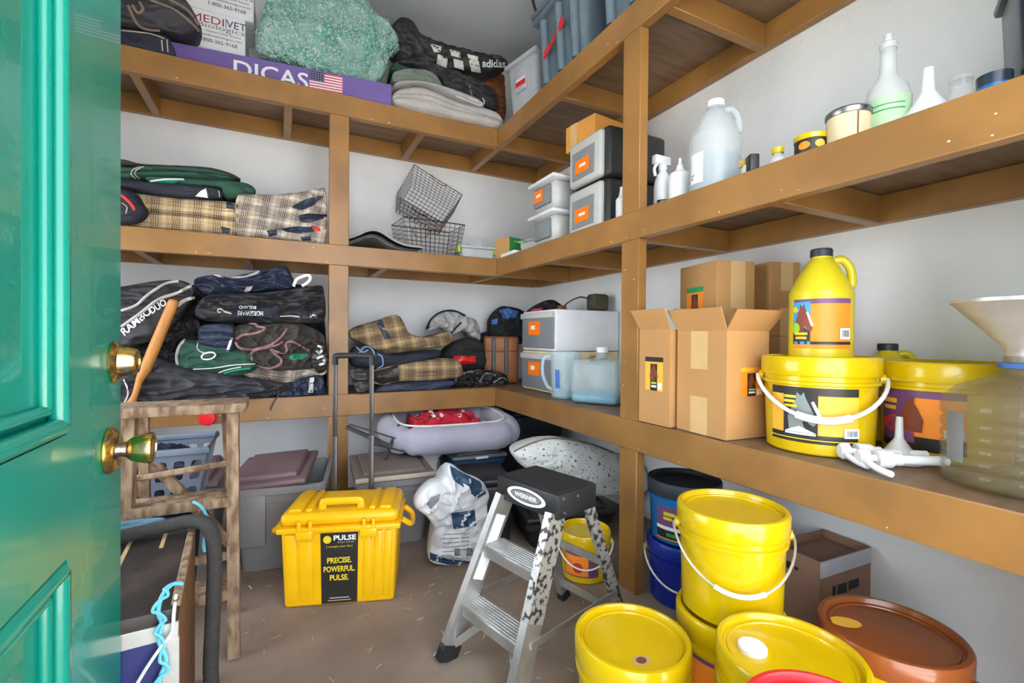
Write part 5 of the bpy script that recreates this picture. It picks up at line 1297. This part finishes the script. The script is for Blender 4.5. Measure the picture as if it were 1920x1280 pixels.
# tubs below the bed
t = thing('storage_tub', 'white plastic tub under the left side of the dog bed', 'bin', (.705, 2.52, .001), R(-3)); part(bin_mb('white_plastic', .14, .26, .315), 'body', t)
t = thing('storage_tub', 'slate blue tub with a white clip under the dog bed', 'bin', (.97, 2.46, .001), R(-3)); part(bin_mb('bag_navy', .28, .34, .275), 'body', t); l = part(lid_mb('smoke_plastic', .31, .37, .277, .010), 'lid', t); part(MB('white_plastic').rbox((-.03, -.194, .280), (.04, -.186, .293), .002, 1), 'clip', l)
t = thing('dark_tote', 'dark tote in the corner behind the dog bed', 'bin', (1.46, 2.70, .001), R(0)); part(bin_mb('tote_dark', .34, .40, .44), 'body', t); part(lid_mb('tote_dark', .37, .43, .442, .015), 'lid', t)
# black bin under the speckled pillow
t = thing('dark_tote', 'black bin underneath the speckled pillow', 'bin', (1.195, 1.885, .001), R(-10)); part(bin_mb('black_plastic', .40, .34, .12), 'body', t); part(lid_mb('black_plastic', .43, .37, .122, .008), 'lid', t)
t = thing('dark_case', 'low black case beside the black bin, behind the stepladder', 'case', (.865, 2.0, .001), R(-10)); part(MB('black_plastic').rbox((-.09, -.14, 0), (.09, .14, .27), .02, 3), 'case_body', t); part(MB('black_plastic').rbox((-.1, -.15, .27), (.1, .15, .30), .012, 2), 'lid', t)
o = [(962, 848), (975, 838), (1005, 826), (1045, 819), (1100, 828), (1150, 846), (1200, 870), (1215, 920), (1195, 960), (1150, 955), (1110, 930), (1060, 900), (1010, 884), (983, 876), (970, 862)]
b = bundle_mb(o, ('y', 1.86), .20, .07, 'pillow_speckle', wr=.012, seed=81, N=96, rings=12, pw=2.0, back=.55)
for p in b.v:
    p.z = max(p.z, .153)
t, v = soft(b, 'speckled_pillow', 'off white pillow with dark speckles resting on the black bin', 'pillow'); trim(v, [(964, 846), (1005, 828), (1045, 822), (1100, 831), (1150, 848)], .005, 'piping_tan', t)

# feed bag
o = [(805, 1050), (806, 1015), (812, 990), (800, 968), (776, 948), (786, 925), (812, 902), (832, 896), (842, 868), (868, 884), (902, 900), (916, 925), (912, 950), (920, 985), (921, 1025), (914, 1050), (880, 1058), (840, 1058)]
b = bundle_mb(o, ('y', 1.80), .16, .05, 'bag_white', wr=.036, ws=(13, 13, 13), seed=83, N=110, rings=13, spine=.35, zmin=.002)
t, v = soft(b, 'feed_bag', 'white and navy feed bag with its top twisted open', 'bag')
patch(v, [(843, 872), (866, 885), (900, 902), (912, 925), (895, 935), (872, 915), (850, 900)], 'bag_navy', t, 'navy_print'); patch(v, [(846, 962), (890, 955), (893, 985), (850, 992)], 'bag_navy', t, 'navy_print')
patch(v, [(806, 1035), (840, 1048), (880, 1052), (912, 1042), (912, 1056), (878, 1058), (840, 1058), (806, 1050)], 'bag_navy', t, 'navy_print'); patch(v, [(800, 945), (808, 932), (826, 925), (822, 940), (808, 954)], 'ink_grey', t, 'oval_logo')
patch(v, [(868, 905), (880, 912), (884, 924), (872, 918)], 'bag_white', t, 'white_print', off=.006)
for k in range(5): trim(v, [(830, 1002 + k * 8), (850, 1001 + k * 8), (880, 1000 + k * 7)], .0014, 'ink_grey', t, 'text_line')
patch(v, [(852, 1028), (863, 1028), (863, 1042), (852, 1042)], 'ink_grey', t, 'code_block'); patch(v, [(875, 1027), (886, 1027), (886, 1041), (875, 1041)], 'ink_grey', t, 'code_block')

# ---------------------------------------------------------------- yellow case with its pull handle
CA = math.atan2(1.624 - 1.739, .368 - .007); L_, W_, H1 = .382, .245, .262
M = Matrix.Translation((.007, 1.739, .001)) @ Matrix.Rotation(CA, 4, 'Z')
t = thing('rolling_case', 'bright yellow hard case with a black label and tall pull handle', 'case', M=M)
def tap(mb, k=.945):
    for p in mb.v:
        s = k + (1 - k) * min(1, max(0, p.z / H1)); p.x = L_ / 2 + (p.x - L_ / 2) * s; p.y = W_ / 2 + (p.y - W_ / 2) * s
    return mb
b = MB('case_yellow').rbox((0, 0, 0), (L_, W_, H1), .012, 3)
part(tap(b), 'shell', t)
for x0, x1 in ((.012, .05), (.056, .10), (.27, .30), (.306, .335), (.34, .367)):
    part(tap(MB('case_yellow').rbox((x0, -.005, .02), (x1, .02, H1 - .008), .006, 2)), 'rib', t)
part(MB('case_yellow').rbox((-.012, -.012, H1 - .004), (L_ + .012, W_ + .012, H1 + .016), .006, 2), 'flange', t)
ld = part(MB('case_yellow').rbox((-.004, -.004, H1 + .016), (L_ + .004, W_ + .004, H1 + .060), .020, 4), 'lid', t)
for x0, x1 in ((.02, .06), (.075, .095), (.285, .305), (.32, .36)): part(MB('case_yellow').rbox((x0, .02, H1 + .05), (x1, W_ - .02, H1 + .070), .005, 2), 'lid_rib', ld)
for x in (.062, .098, .272, .304): part(MB('case_yellow').rbox((x - .006, -.018, H1 - .03), (x + .006, .004, H1 + .04), .004, 2), 'latch_bar', t)
for x in (.08, .288): part(MB('case_yellow').rbox((x - .028, -.020, H1 - .022), (x + .028, -.006, H1 + .006), .004, 2), 'latch', t)
part(MB('case_yellow').tube(spline([(.125, .045, H1 + .058), (.127, .045, H1 + .078), (.14, .045, H1 + .084), (.24, .045, H1 + .084), (.252, .045, H1 + .078), (.254, .045, H1 + .058)], 4), .013, 10, flat=.7), 'carry_handle', ld)
for s, x in ((-1, -.012), (1, L_ + .012)): part(MB('case_yellow').tube(spline([(x, .06, H1 + .004), (x + s * .028, .07, H1 - .018), (x + s * .034, W_ / 2, H1 - .03), (x + s * .028, W_ - .07, H1 - .018), (x, W_ - .06, H1 + .004)], 5), .010, 8), 'side_handle', t)
fm = lambda u, v_, d: Vector((L_ / 2 + (u - L_ / 2) * (.945 + .055 * v_ / H1), (1 - (.945 + .055 * v_ / H1)) * W_ / 2 - d - .0002, v_))
lm = MB(); u0, u1 = .128, .252; uc = (u0 + u1) / 2
decal(lm, [('rect', u0, .008, u1, .253, 'label_black'), ('disc', u0 + .022, .230, .0135, .0135, 'yellow_ink'), ('text', 'PULSE', uc + .018, .235, .074, .018, 'white_ink', .03), ('text', 'EQUINE', uc + .022, .219, .055, .006, 'grey_ink'), ('text', '[ energize your life ]', uc, .205, .085, .008, 'yellow_ink'),
           ('text', 'PRECISE.', uc, .158, .082, .020, 'yellow_ink', .03), ('text', 'POWERFUL.', uc, .128, .106, .020, 'yellow_ink', .03), ('text', 'PULSE.', uc, .098, .064, .020, 'yellow_ink', .03), ('rect', uc - .034, .026, uc + .034, .030, 'grey_ink'), ('rect', uc - .04, .018, uc + .04, .021, 'grey_ink')], fm, step=.0003, off0=.001)
part(lm, 'printed_label', t)
hx0, hx1, hyy = .118, .258, W_ + .022
pb = part(MB('black_plastic').rbox((hx0 - .03, W_ + .001, .05), (hx1 + .03, W_ + .04, .10), .006, 2), 'handle_bracket', t)
for x in (hx0, hx1): part(MB('dark_metal').rbox((x - .010, hyy - .008, .06), (x + .010, hyy + .008, .53), .003, 2), 'outer_tube', t)
for x in (hx0, hx1): part(MB('dark_metal').rbox((x - .0085, hyy - .006, .53), (x + .0085, hyy + .006, .835), .003, 2), 'inner_tube', t)
part(MB('black_plastic').tube(spline([(hx0, hyy, .81), (hx0, hyy, .835), (hx0 + .012, hyy, .846), (hx1 - .012, hyy, .846), (hx1, hyy, .835), (hx1, hyy, .81)], 5), .012, 8), 'grip', t)
for x in (.06, L_ - .06): part(MB('black_plastic').lathe([(0, 0), (.02, 0), (.02, .02), (0, .02)], M=Matrix.Translation((x, W_ + .015, .02)) @ Matrix.Rotation(R(90), 4, 'Y'), seg=20), 'wheel', t)

# ---------------------------------------------------------------- aluminium step stool
e = Vector((.265, -.964, 0)).normalized(); nn = Vector((.964, .265, 0)).normalized()
M = Matrix(((e.x, nn.x, 0, .7195), (e.y, nn.y, 0, 1.2025), (0, 0, 1, .001), (0, 0, 0, 1)))
t = thing('step_stool', 'aluminium two step stool with a black top cap', 'step stool', M=M)
cp = part(MB('black_plastic').rbox((-.126, -.086, .430), (.126, .084, .500), .006, 2), 'top_cap', t)
part(MB('black_soft').rbox((-.118, -.077, .4995), (.118, .076, .5025), .001, 1), 'tread_mat', cp)
decal_l = MB(); decal(decal_l, [('disc', 0, 0, .080, .024, 'white_ink'), ('disc', 0, 0, .064, .0165, 'label_black'), ('disc', 0, 0, .060, .014, 'ink_grey'), ('text', 'WERNER', 0, 0, .092, .0125, 'white_ink', .03)], flatmap((.004, -.0865, .466), (1, 0, 0), (0, 0, 1)), step=.0003); part(decal_l, 'logo', cp)
def rail(s, front):
    y0, y1 = (-.070, -.262) if front else (.068, .235); x0, x1 = s * .104, s * (.140 if front else .128)
    return Vector((x0, y0, .44)), Vector((x1, y1, .0))
for s in (-1, 1):
    p, q = rail(s, True)
    rl = part(MB('aluminium').bar(p, q + (p - q).normalized() * .03, .024, .060, up=(0, -.9, .4)), 'front_leg', t)
    part(MB('white_paper' if s < 0 else 'aluminium').bar(p.lerp(q, .12) + Vector((s * -.0132, 0, 0)), p.lerp(q, .52) + Vector((s * -.0132, 0, 0)), .002, .036, up=(0, -.9, .4)), 'leg_sticker', rl)
    if s > 0: part(MB('aluminium_paint').bar(p.lerp(q, .02), p.lerp(q, .56), .0250, .0608, up=(0, -.9, .4)), 'worn_paint', rl)
    part(MB('black_plastic').bar(q + (p - q).normalized() * .045, q, .028, .06, up=(0, -.9, .4)), 'rubber_foot', rl)
    p2, q2 = rail(s, False)
    rl2 = part(MB('aluminium' if s < 0 else 'aluminium_paint').bar(p2, q2, .018, .034, up=(0, .9, .4)), 'rear_leg', t)
    part(MB('black_plastic').bar(q2 + (p2 - q2).normalized() * .03, q2, .024, .04, up=(0, .9, .4)), 'rubber_foot', rl2)
    a_ = p.lerp(q, .66); b_ = p2.lerp(q2, .66); part(MB('aluminium').bar(a_ + Vector((s * .014, 0, 0)), b_ + Vector((s * .014, 0, 0)), .004, .018), 'spreader', t)
    for k in range(3): part(MB('steel').lathe([(0, 0), (.0055, 0), (.004, .003), (0, .0035)], M=Matrix.Translation((s * .1255, (-.06, .0, -.055)[k], (.486, .480, .446)[k])) @ Matrix.Rotation(R(90 * s), 4, 'Y'), seg=12), 'rivet', cp)
for fz in (.30, .655):
    pl, ql = rail(-1, True); pr_, qr = rail(1, True); A_ = pl.lerp(ql, fz); B_ = pr_.lerp(qr, fz); w = (B_.x - A_.x) / 2 - .012
    st = MB('aluminium'); st.rbox((-w, A_.y - .028, A_.z - .030), (w, A_.y - .024, A_.z), .001, 1); st.rbox((-w, A_.y - .028, A_.z), (w, A_.y + .05, A_.z + .004), .001, 1); st.rbox((-w, A_.y + .046, A_.z - .03), (w, A_.y + .05, A_.z), .001, 1)
    for k in range(7): st.box((-w, A_.y - .02 + k * .0095, A_.z + .004), (w, A_.y - .017 + k * .0095, A_.z + .006))
    part(st, 'step', t)
pl, ql = rail(-1, True); pr_, qr = rail(1, True)
for s in (-1, 1):
    pl, ql = rail(s, True); part(MB('aluminium').bar(pl.lerp(ql, .9) - Vector((s * .012, 0, 0)), Vector((s * .05, pl.lerp(ql, .655).y + .01, pl.lerp(ql, .655).z - .03)), .004, .02), 'step_brace', t)
pl, ql = rail(-1, False); pr_, qr = rail(1, False)
for f0 in (.45, .85): part(MB('aluminium').bar(pl.lerp(ql, f0), pr_.lerp(qr, f0), .006, .024), 'rear_brace', t)

# ---------------------------------------------------------------- old wooden stepladder
t = thing('wooden_stepladder', 'weathered wooden stepladder with peeling paint standing behind the door', 'stepladder', (-.235, 1.62, .001))
for xb, xt in ((-.112, -.120), (-.372, -.362)): part(MB('old_wood').bar((xb, 1.553, .001), (xt, 1.60, .702), .030, .045, up=(0, 1, 0)), 'front_rail', t, w=True)
part(MB('old_wood').rbox((-.405, 1.545, .703), (-.083, 1.70, .729), .003, 2), 'top_plank', t, w=True)
for z in (.185, .447): part(MB('old_wood').rbox((-.365, 1.53 + z * .06, z - .016), (-.124, 1.63 + z * .06, z + .012), .003, 2), 'step', t, w=True)
part(MB('old_wood').tube([(-.37, 1.70, .505), (-.12, 1.70, .525)], .010, 8), 'rear_bar', t, w=True)
ap = at(291, 873, y=1.73)
for (px, py) in ((432, 1018), (205, 985)): part(MB('old_wood').bar(ap, at(px, py, y=1.75), .028, .020, up=(0, 1, 0)), 'rear_brace', t, w=True)
for xb, xt in ((-.125, -.145), (-.365, -.35)): part(MB('old_wood').bar((xb, 1.80, .001), (xt, 1.69, .702), .024, .030, up=(0, 1, 0)), 'rear_rail', t, w=True)
for z, yy in ((.205, 1.77), (.075, 1.785)): part(MB('old_wood').bar((-.366, yy, z), (-.124, yy, z), .018, .022), 'rear_rung', t, w=True)

# ---------------------------------------------------------------- laundry basket on a dark crate
t = thing('dark_tote', 'dark grey crate underneath the laundry basket', 'bin', (-.40, 1.965, .001), R(0)); part(bin_mb('tote_dark', .30, .24, .305), 'body', t); part(lid_mb('tote_dark', .32, .26, .307, .004), 'lid', t)
BZ = .338
t = thing('laundry_basket', 'blue grey slotted laundry basket full of dark clothes', 'basket', (-.43, 1.97, BZ))
bl, bw, bh = .44, .28, .205
def side(P00, P10, P01, P11, n, nm):
    P00, P10, P01, P11 = map(Vector, (P00, P10, P01, P11)); b = MB('basket_blue')
    nrm = (P10 - P00).cross(P01 - P00).normalized() * .004
    def P(u, v): return P00.lerp(P10, u).lerp(P01.lerp(P11, u), v)
    def cell(u0, u1, v0, v1):
        vs = [P(u0, v0), P(u1, v0), P(u1, v1), P(u0, v1)]; vs = vs + [w - nrm for w in vs]
        b.add(vs, [(3, 2, 1, 0), (4, 5, 6, 7), (0, 1, 5, 4), (1, 2, 6, 5), (2, 3, 7, 6), (3, 0, 4, 7)])
    # slotted plate: quads around rounded slots
    for r_ in range(2):
        v0, v1 = ((.04, .47), (.50, .90))[r_]
        for k in range(n):
            u0, u1 = k / n, (k + 1) / n; um, vm = (u0 + u1) / 2, (v0 + v1) / 2; a_, h_ = (u1 - u0) * .32, (v1 - v0) * .40
            m = 16; inn = []; out = []
            for q in range(m):
                w = 2 * math.pi * q / m; c_, s_ = math.cos(w), math.sin(w)
                inn.append((um + a_ * math.copysign(abs(c_) ** .5, c_), vm + h_ * math.copysign(abs(s_) ** .35, s_)))
                kx = 1 / max(abs(c_), abs(s_)); out.append((um + (u1 - u0) / 2 * c_ * kx, vm + (v1 - v0) / 2 * s_ * kx))
            vs = [P(*p) for p in out] + [P(*p) for p in inn] + [P(*p) - nrm for p in out] + [P(*p) - nrm for p in inn]
            fs = []
            for q in range(m):
                q2 = (q + 1) % m; fs += [(q, q2, m + q2, m + q), (2 * m + q2, 2 * m + q, 3 * m + q, 3 * m + q2), (m + q, m + q2, 3 * m + q2, 3 * m + q)]
            b.add(vs, fs)
    cell(0, 1, 0, .04); cell(0, 1, .47, .50); cell(0, 1, .90, 1)
    part(b, nm, t)
k_ = .84; bx, by = bl / 2, bw / 2
side((-bx * k_, -by * k_, 0), (bx * k_, -by * k_, 0), (-bx, -by, bh), (bx, -by, bh), 9, 'slotted_side'); side((bx * k_, by * k_, 0), (-bx * k_, by * k_, 0), (bx, by, bh), (-bx, by, bh), 9, 'slotted_side')
side((bx * k_, -by * k_, 0), (bx * k_, by * k_, 0), (bx, -by, bh), (bx, by, bh), 5, 'slotted_side'); side((-bx * k_, by * k_, 0), (-bx * k_, -by * k_, 0), (-bx, by, bh), (-bx, -by, bh), 5, 'slotted_side')
part(MB('basket_blue').box((-bx * k_, -by * k_, 0), (bx * k_, by * k_, .005)), 'bottom', t)
rp = MB('basket_blue'); rp.tube([(-bx, -by, bh), (bx, -by, bh), (bx, by, bh), (-bx, by, bh)], .013, 8, closed=True); part(rp, 'rim', t)
b = MB('cloth_navy'); b.sheet(26, 20, lambda u, v_: Vector((-.43 + (u - .5) * .34, 1.97 + (v_ - .5) * .20, BZ + .150 + .055 * math.sin(math.pi * u) ** .5 * math.sin(math.pi * v_) ** .5 + .025 * wrink((u * .4, v_ * .3, .1), (16, 16, 16), 7))))
b.sheet(26, 4, lambda u, v_: Vector((-.43 + (u - .5) * .34 * .95, 1.97 - .10, BZ + .02 + .13 * v_)))
single(b, 'laundry', 'navy and grey clothes piled in the laundry basket', 'clothing', (-.43, 1.97, BZ + .01), angle=80)

# ---------------------------------------------------------------- old trunk with ropes
fr_, br_ = Vector((-.160, 1.005)), Vector((-.196, 1.49)); ta = math.atan2(br_.y - fr_.y, br_.x - fr_.x) - R(90)
M = Matrix.Translation((fr_.x, fr_.y, .001)) @ Matrix.Rotation(ta, 4, 'Z'); TW, TD, TH = .56, .485, .438
t = thing('old_trunk', 'worn black trunk with tan lines on its lid and a navy front', 'trunk', M=M)
part(MB('trunk_wood').rbox((-TW, .004, 0), (-.002, TD, TH - .03), .004, 2), 'side_walls', t)
part(MB('trunk_navy').rbox((-TW + .002, 0, .002), (-.012, .006, TH - .05), .002, 1), 'front_panel', t)
ld = part(MB('trunk_black').rbox((-TW, 0, TH - .03), (0, TD + .002, TH), .004, 2), 'lid', t)
part(MB('galvanised').rbox((-TW, -.003, TH - .052), (.002, .003, TH - .024), .001, 1), 'metal_edge', t); part(MB('galvanised').rbox((-.022, -.003, .0), (.003, .004, TH - .052), .001, 1), 'metal_edge', t)
part(MB('old_wood').rbox((-.010, .01, TH - .004), (.004, TD, TH + .008), .002, 1), 'lid_batten', ld)
tl = flatmap((-TW, 0, TH), (1, 0, 0), (0, 1, 0))
for q in ((TW - .125, .06, TW - .117, .40), (TW - .215, .06, TW - .207, .46), (.05, .06, TW - .117, .068), (TW - .06, .30, TW - .052, .47)): part(decal(MB(), [('rect', *q, 'tan_line')], tl), 'tan_line', ld)
fl = flatmap((-TW, 0, 0), (1, 0, 0), (0, 0, 1))
for q in ((.04, .31, TW - .06, .318), (TW - .068, .03, TW - .06, .31), (.04, .03, TW - .06, .038)): part(decal(MB(), [('rect', *q, 'piping_white')], fl, off0=.0012), 'white_line', t)
# ropes and twine
zt3 = .001 + TH
P = [(-.42, 1.30, zt3 + .018), (-.33, 1.36, zt3 + .018), (-.25, 1.375, zt3 + .022), (-.19, 1.36, zt3 + .032), (-.150, 1.335, zt3 + .02), (-.136, 1.315, zt3 - .05), (-.138, 1.30, .25), (-.140, 1.29, .12), (-.125, 1.28, .03), (-.09, 1.25, .020), (-.07, 1.20, .019)]
b = MB('rope_black'); S = spline(P, 9); b.tube(S, .0165, 10)
single(b, 'rope', 'thick black braided rope draped over the trunk edge', 'rope', (-.09, 1.25, .001))
P = [(-.44, 1.44, zt3 + .012), (-.36, 1.46, zt3 + .012), (-.30, 1.462, zt3 + .012), (-.262, 1.446, zt3 + .012), (-.30, 1.43, zt3 + .012), (-.40, 1.41, zt3 + .012)]
single(MB('rope_blue').tube(spline(P, 8), .010, 10), 'rope', 'short blue grey rope loop on the trunk lid', 'rope', P[2])
P = [at(x, y, y=yy) for x, y, yy in ((337, 1092, 1.06), (322, 1096, 1.04), (305, 1115, 1.02), (297, 1145, .996), (304, 1170, .994), (298, 1200, .992), (312, 1235, .99), (302, 1265, .99), (296, 1300, .99))]
b = MB('twine_blue'); S = spline(P, 8); b.tube(S, .0036, 6); b.tube([p + Vector((.008 * math.sin(i * .5), -.004, .002 * math.cos(i))) for i, p in enumerate(S)], .0028, 6)
single(b, 'baling_twine', 'pale blue baling twine hanging down the trunk front', 'twine', P[0])
P = [at(x, y, y=yy) for x, y, yy in ((362, 940, 1.50), (378, 950, 1.49), (388, 972, 1.50), (386, 1000, 1.50), (382, 1020, 1.51), (384, 1034, 1.51))]
single(MB('twine_blue').tube(spline(P, 8), .004, 6), 'baling_twine', 'pale blue twine tied to the wooden stepladder step', 'twine', P[0])
P = [at(x, y, y=yy) for x, y, yy in ((330, 1115, 1.03), (326, 1150, 1.0), (322, 1185, .99), (300, 1215, .988), (276, 1250, .986), (255, 1285, .985))]
single(MB('white_cord').tube(spline(P, 8), .003, 6), 'thin_string', 'thin white string crossing the navy trunk front', 'string', P[0])

# ---------------------------------------------------------------- pails on the floor, right
zf = .001
t, rr = pail('small_pail', 'small yellow pail with an orange label behind the step stool', (1.078, 1.50), zf, .098, .165, 'pail_yellow', 'pail_yellow', 'yellow pails on the floor')
fm = cylmap((0, 0, 0), rr, facing((1.078, 1.50)) + R(-10)); part(decal(MB(), [('rect', -.07, .025, .07, .115, 'label_purple'), ('rect', -.065, .03, .03, .105, 'label_orange'), ('disc', -.01, .06, .02, .02, 'label_red')], fm, step=.0003), 'printed_label', t)
bail_handle(t, 0, .098, .165, facing((1.078, 1.50)) - R(90), .07, rad=.003, grip=None)
BC = (1.305, 1.215)
t, rr = pail('blue_pail', 'deep blue pail at the bottom of the blue stack behind the post', BC, zf, .125, .20, 'blue_deep', 'blue_deep', 'blue pails behind the post')
part(decal(MB(), [('rect', -.02, .03, .05, .14, 'leather_brown')], cylmap((0, 0, 0), rr, facing(BC) + R(6))), 'printed_label', t); bail_handle(t, 0, .125, .20, facing(BC) - R(90), .09, rad=.0035, grip=None)
t, rr = pail('blue_pail', 'bright blue pail with a horse label on top of the blue stack', BC, .218, .125, .195, 'blue_pail', 'tote_dark', 'blue pails behind the post')
part(decal(MB(), [('rect', -.09, .02, .06, .13, 'label_purple'), ('rect', -.09, .05, .06, .062, 'white_ink'), ('rect', -.09, .02, .06, .048, 'label_black'), ('rect', -.05, .028, .03, .04, 'label_green'), ('horse', .02, .092, .06, 'horse_brown', 1), ('rect', -.06, .10, -.02, .112, 'yellow_ink'), ('rect', -.06, .085, -.03, .095, 'yellow_ink'), ('rect', -.09, .016, .06, .021, 'label_orange')], cylmap((0, 0, 0), rr, facing(BC) - R(4)), step=.0003), 'printed_label', t)
SC = (1.015, .792)
t, rr = pail('yellow_pail', 'yellow pail at the bottom of the stack of two beside the post', SC, zf, .127, .238, 'pail_yellow', 'pail_yellow', 'yellow pails on the floor')
part(decal(MB(), [('rect', -.04, .05, .02, .17, 'label_orange'), ('rect', -.04, .16, .02, .17, 'label_purple')], cylmap((0, 0, 0), rr, facing(SC) - R(25))), 'printed_label', t)
t, rr = pail('yellow_pail', 'yellow pail with a wire bail on top of the stack of two', SC, .258, .127, .238, 'pail_yellow', 'pail_yellow', 'yellow pails on the floor')
bail_handle(t, 0, .127, .238, facing(SC) - R(82), .10, 'galvanised', .003, 'white_plastic')
FC = (.715, .812)
t, rr = pail('yellow_pail', 'yellow pail with a brown smudge on its lid, front left of the pails', FC, zf, .126, .242, 'pail_yellow', 'pail_yellow', 'yellow pails on the floor')
part(decal(MB(), [('disc', 0, 0, .020, .016, 'tan_line'), ('disc', 0, 0, .012, .010, 'brown_orange')], flatmap((-.028, -.062, .2435), (1, 0, 0), (0, 1, 0))), 'lid_smudge', t)
CC = (.876, .553)
t, rr = pail('yellow_pail', 'yellow pail with a white screw cap on its lid', CC, zf, .128, .315, 'pail_yellow', 'pail_yellow', 'yellow pails on the floor')
part(MB('white_plastic').lathe([(0, .3155), (.026, .3155), (.0265, .324), (.024, .327), (0, .327)], c=(-.045, .045, 0), seg=28), 'screw_cap', t)
NC = (1.248, .556)
t, rr = pail('brown_lid_pail', 'yellow pail with a wide brown lid by the right wall', NC, zf, .138, .255, 'pail_yellow', 'brown_lid', 'yellow pails on the floor')
part(decal(MB(), [('disc', 0, 0, .034, .022, 'label_amber')], flatmap((-.05, .068, .2575), (.8, -.6, 0), (.6, .8, 0))), 'round_sticker', t)
t, rr = pail('red_pail', 'red lidded pail at the very bottom edge of the picture', (.655, .357), zf, .105, .40, 'red_plastic', 'red_plastic')
# carton on the floor by the wall
M = Matrix.Translation((1.425, .812, zf)) @ Matrix.Rotation(R(-2), 4, 'Z')
t = thing('floor_carton', 'brown carton with dark print standing on the floor by the right wall', 'box', M=M); k = .004; la, lb, h = .255, .15, .27
b = MB('cardboard_grey'); b.box((0, 0, 0), (la, lb, k)); b.box((0, 0, k), (la, k, h)); b.box((0, lb - k, k), (la, lb, h)); b.box((0, k, k), (k, lb - k, h)); b.box((la - k, k, k), (la, lb - k, h)); b.box((k, k, h - .03), (la - k, lb - k, h - .026)); part(b, 'carton', t)
part(decal(MB(), [('rect', 0, h - .05, la, h - .002, 'tote_light'), ('rect', .06, h - .115, .075, h - .085, 'ink'), ('rect', .085, h - .115, .13, h - .085, 'ink'), ('rect', .14, h - .112, .19, h - .085, 'ink')], flatmap((0, 0, 0), (1, 0, 0), (0, 0, 1)), step=.0003), 'printed_band', t)
part(decal(MB(), [('disc', .055, h - .05, .012, .012, 'ink'), ('disc', .08, h - .05, .006, .006, 'ink')], flatmap((0, lb, 0), (0, -1, 0), (0, 0, 1))), 'printed_marks', t)

# straw and scraps on the concrete
rnd = random.Random(9); b = MB('tan_line')
for k in range(170):
    x, y = rnd.uniform(-.1, 1.0), rnd.uniform(.9, 2.0); a = rnd.uniform(0, 3.14); l = rnd.uniform(.003, .016); w = rnd.uniform(.0006, .003)
    b.m('tan_line' if rnd.random() < .75 else 'white_paper'); u = Vector((math.cos(a), math.sin(a), 0)); n_ = Vector((-u.y, u.x, 0)); c = Vector((x, y, .0012))
    b.add([c + u * l + n_ * w, c - u * l + n_ * w * .4, c - u * l - n_ * w, c + u * l - n_ * w * .6], [(0, 1, 2, 3)])
o = single(b, 'straw_scraps', 'bits of straw and paper scattered over the concrete floor', 'debris', (.4, 1.4, .001), kind='stuff')
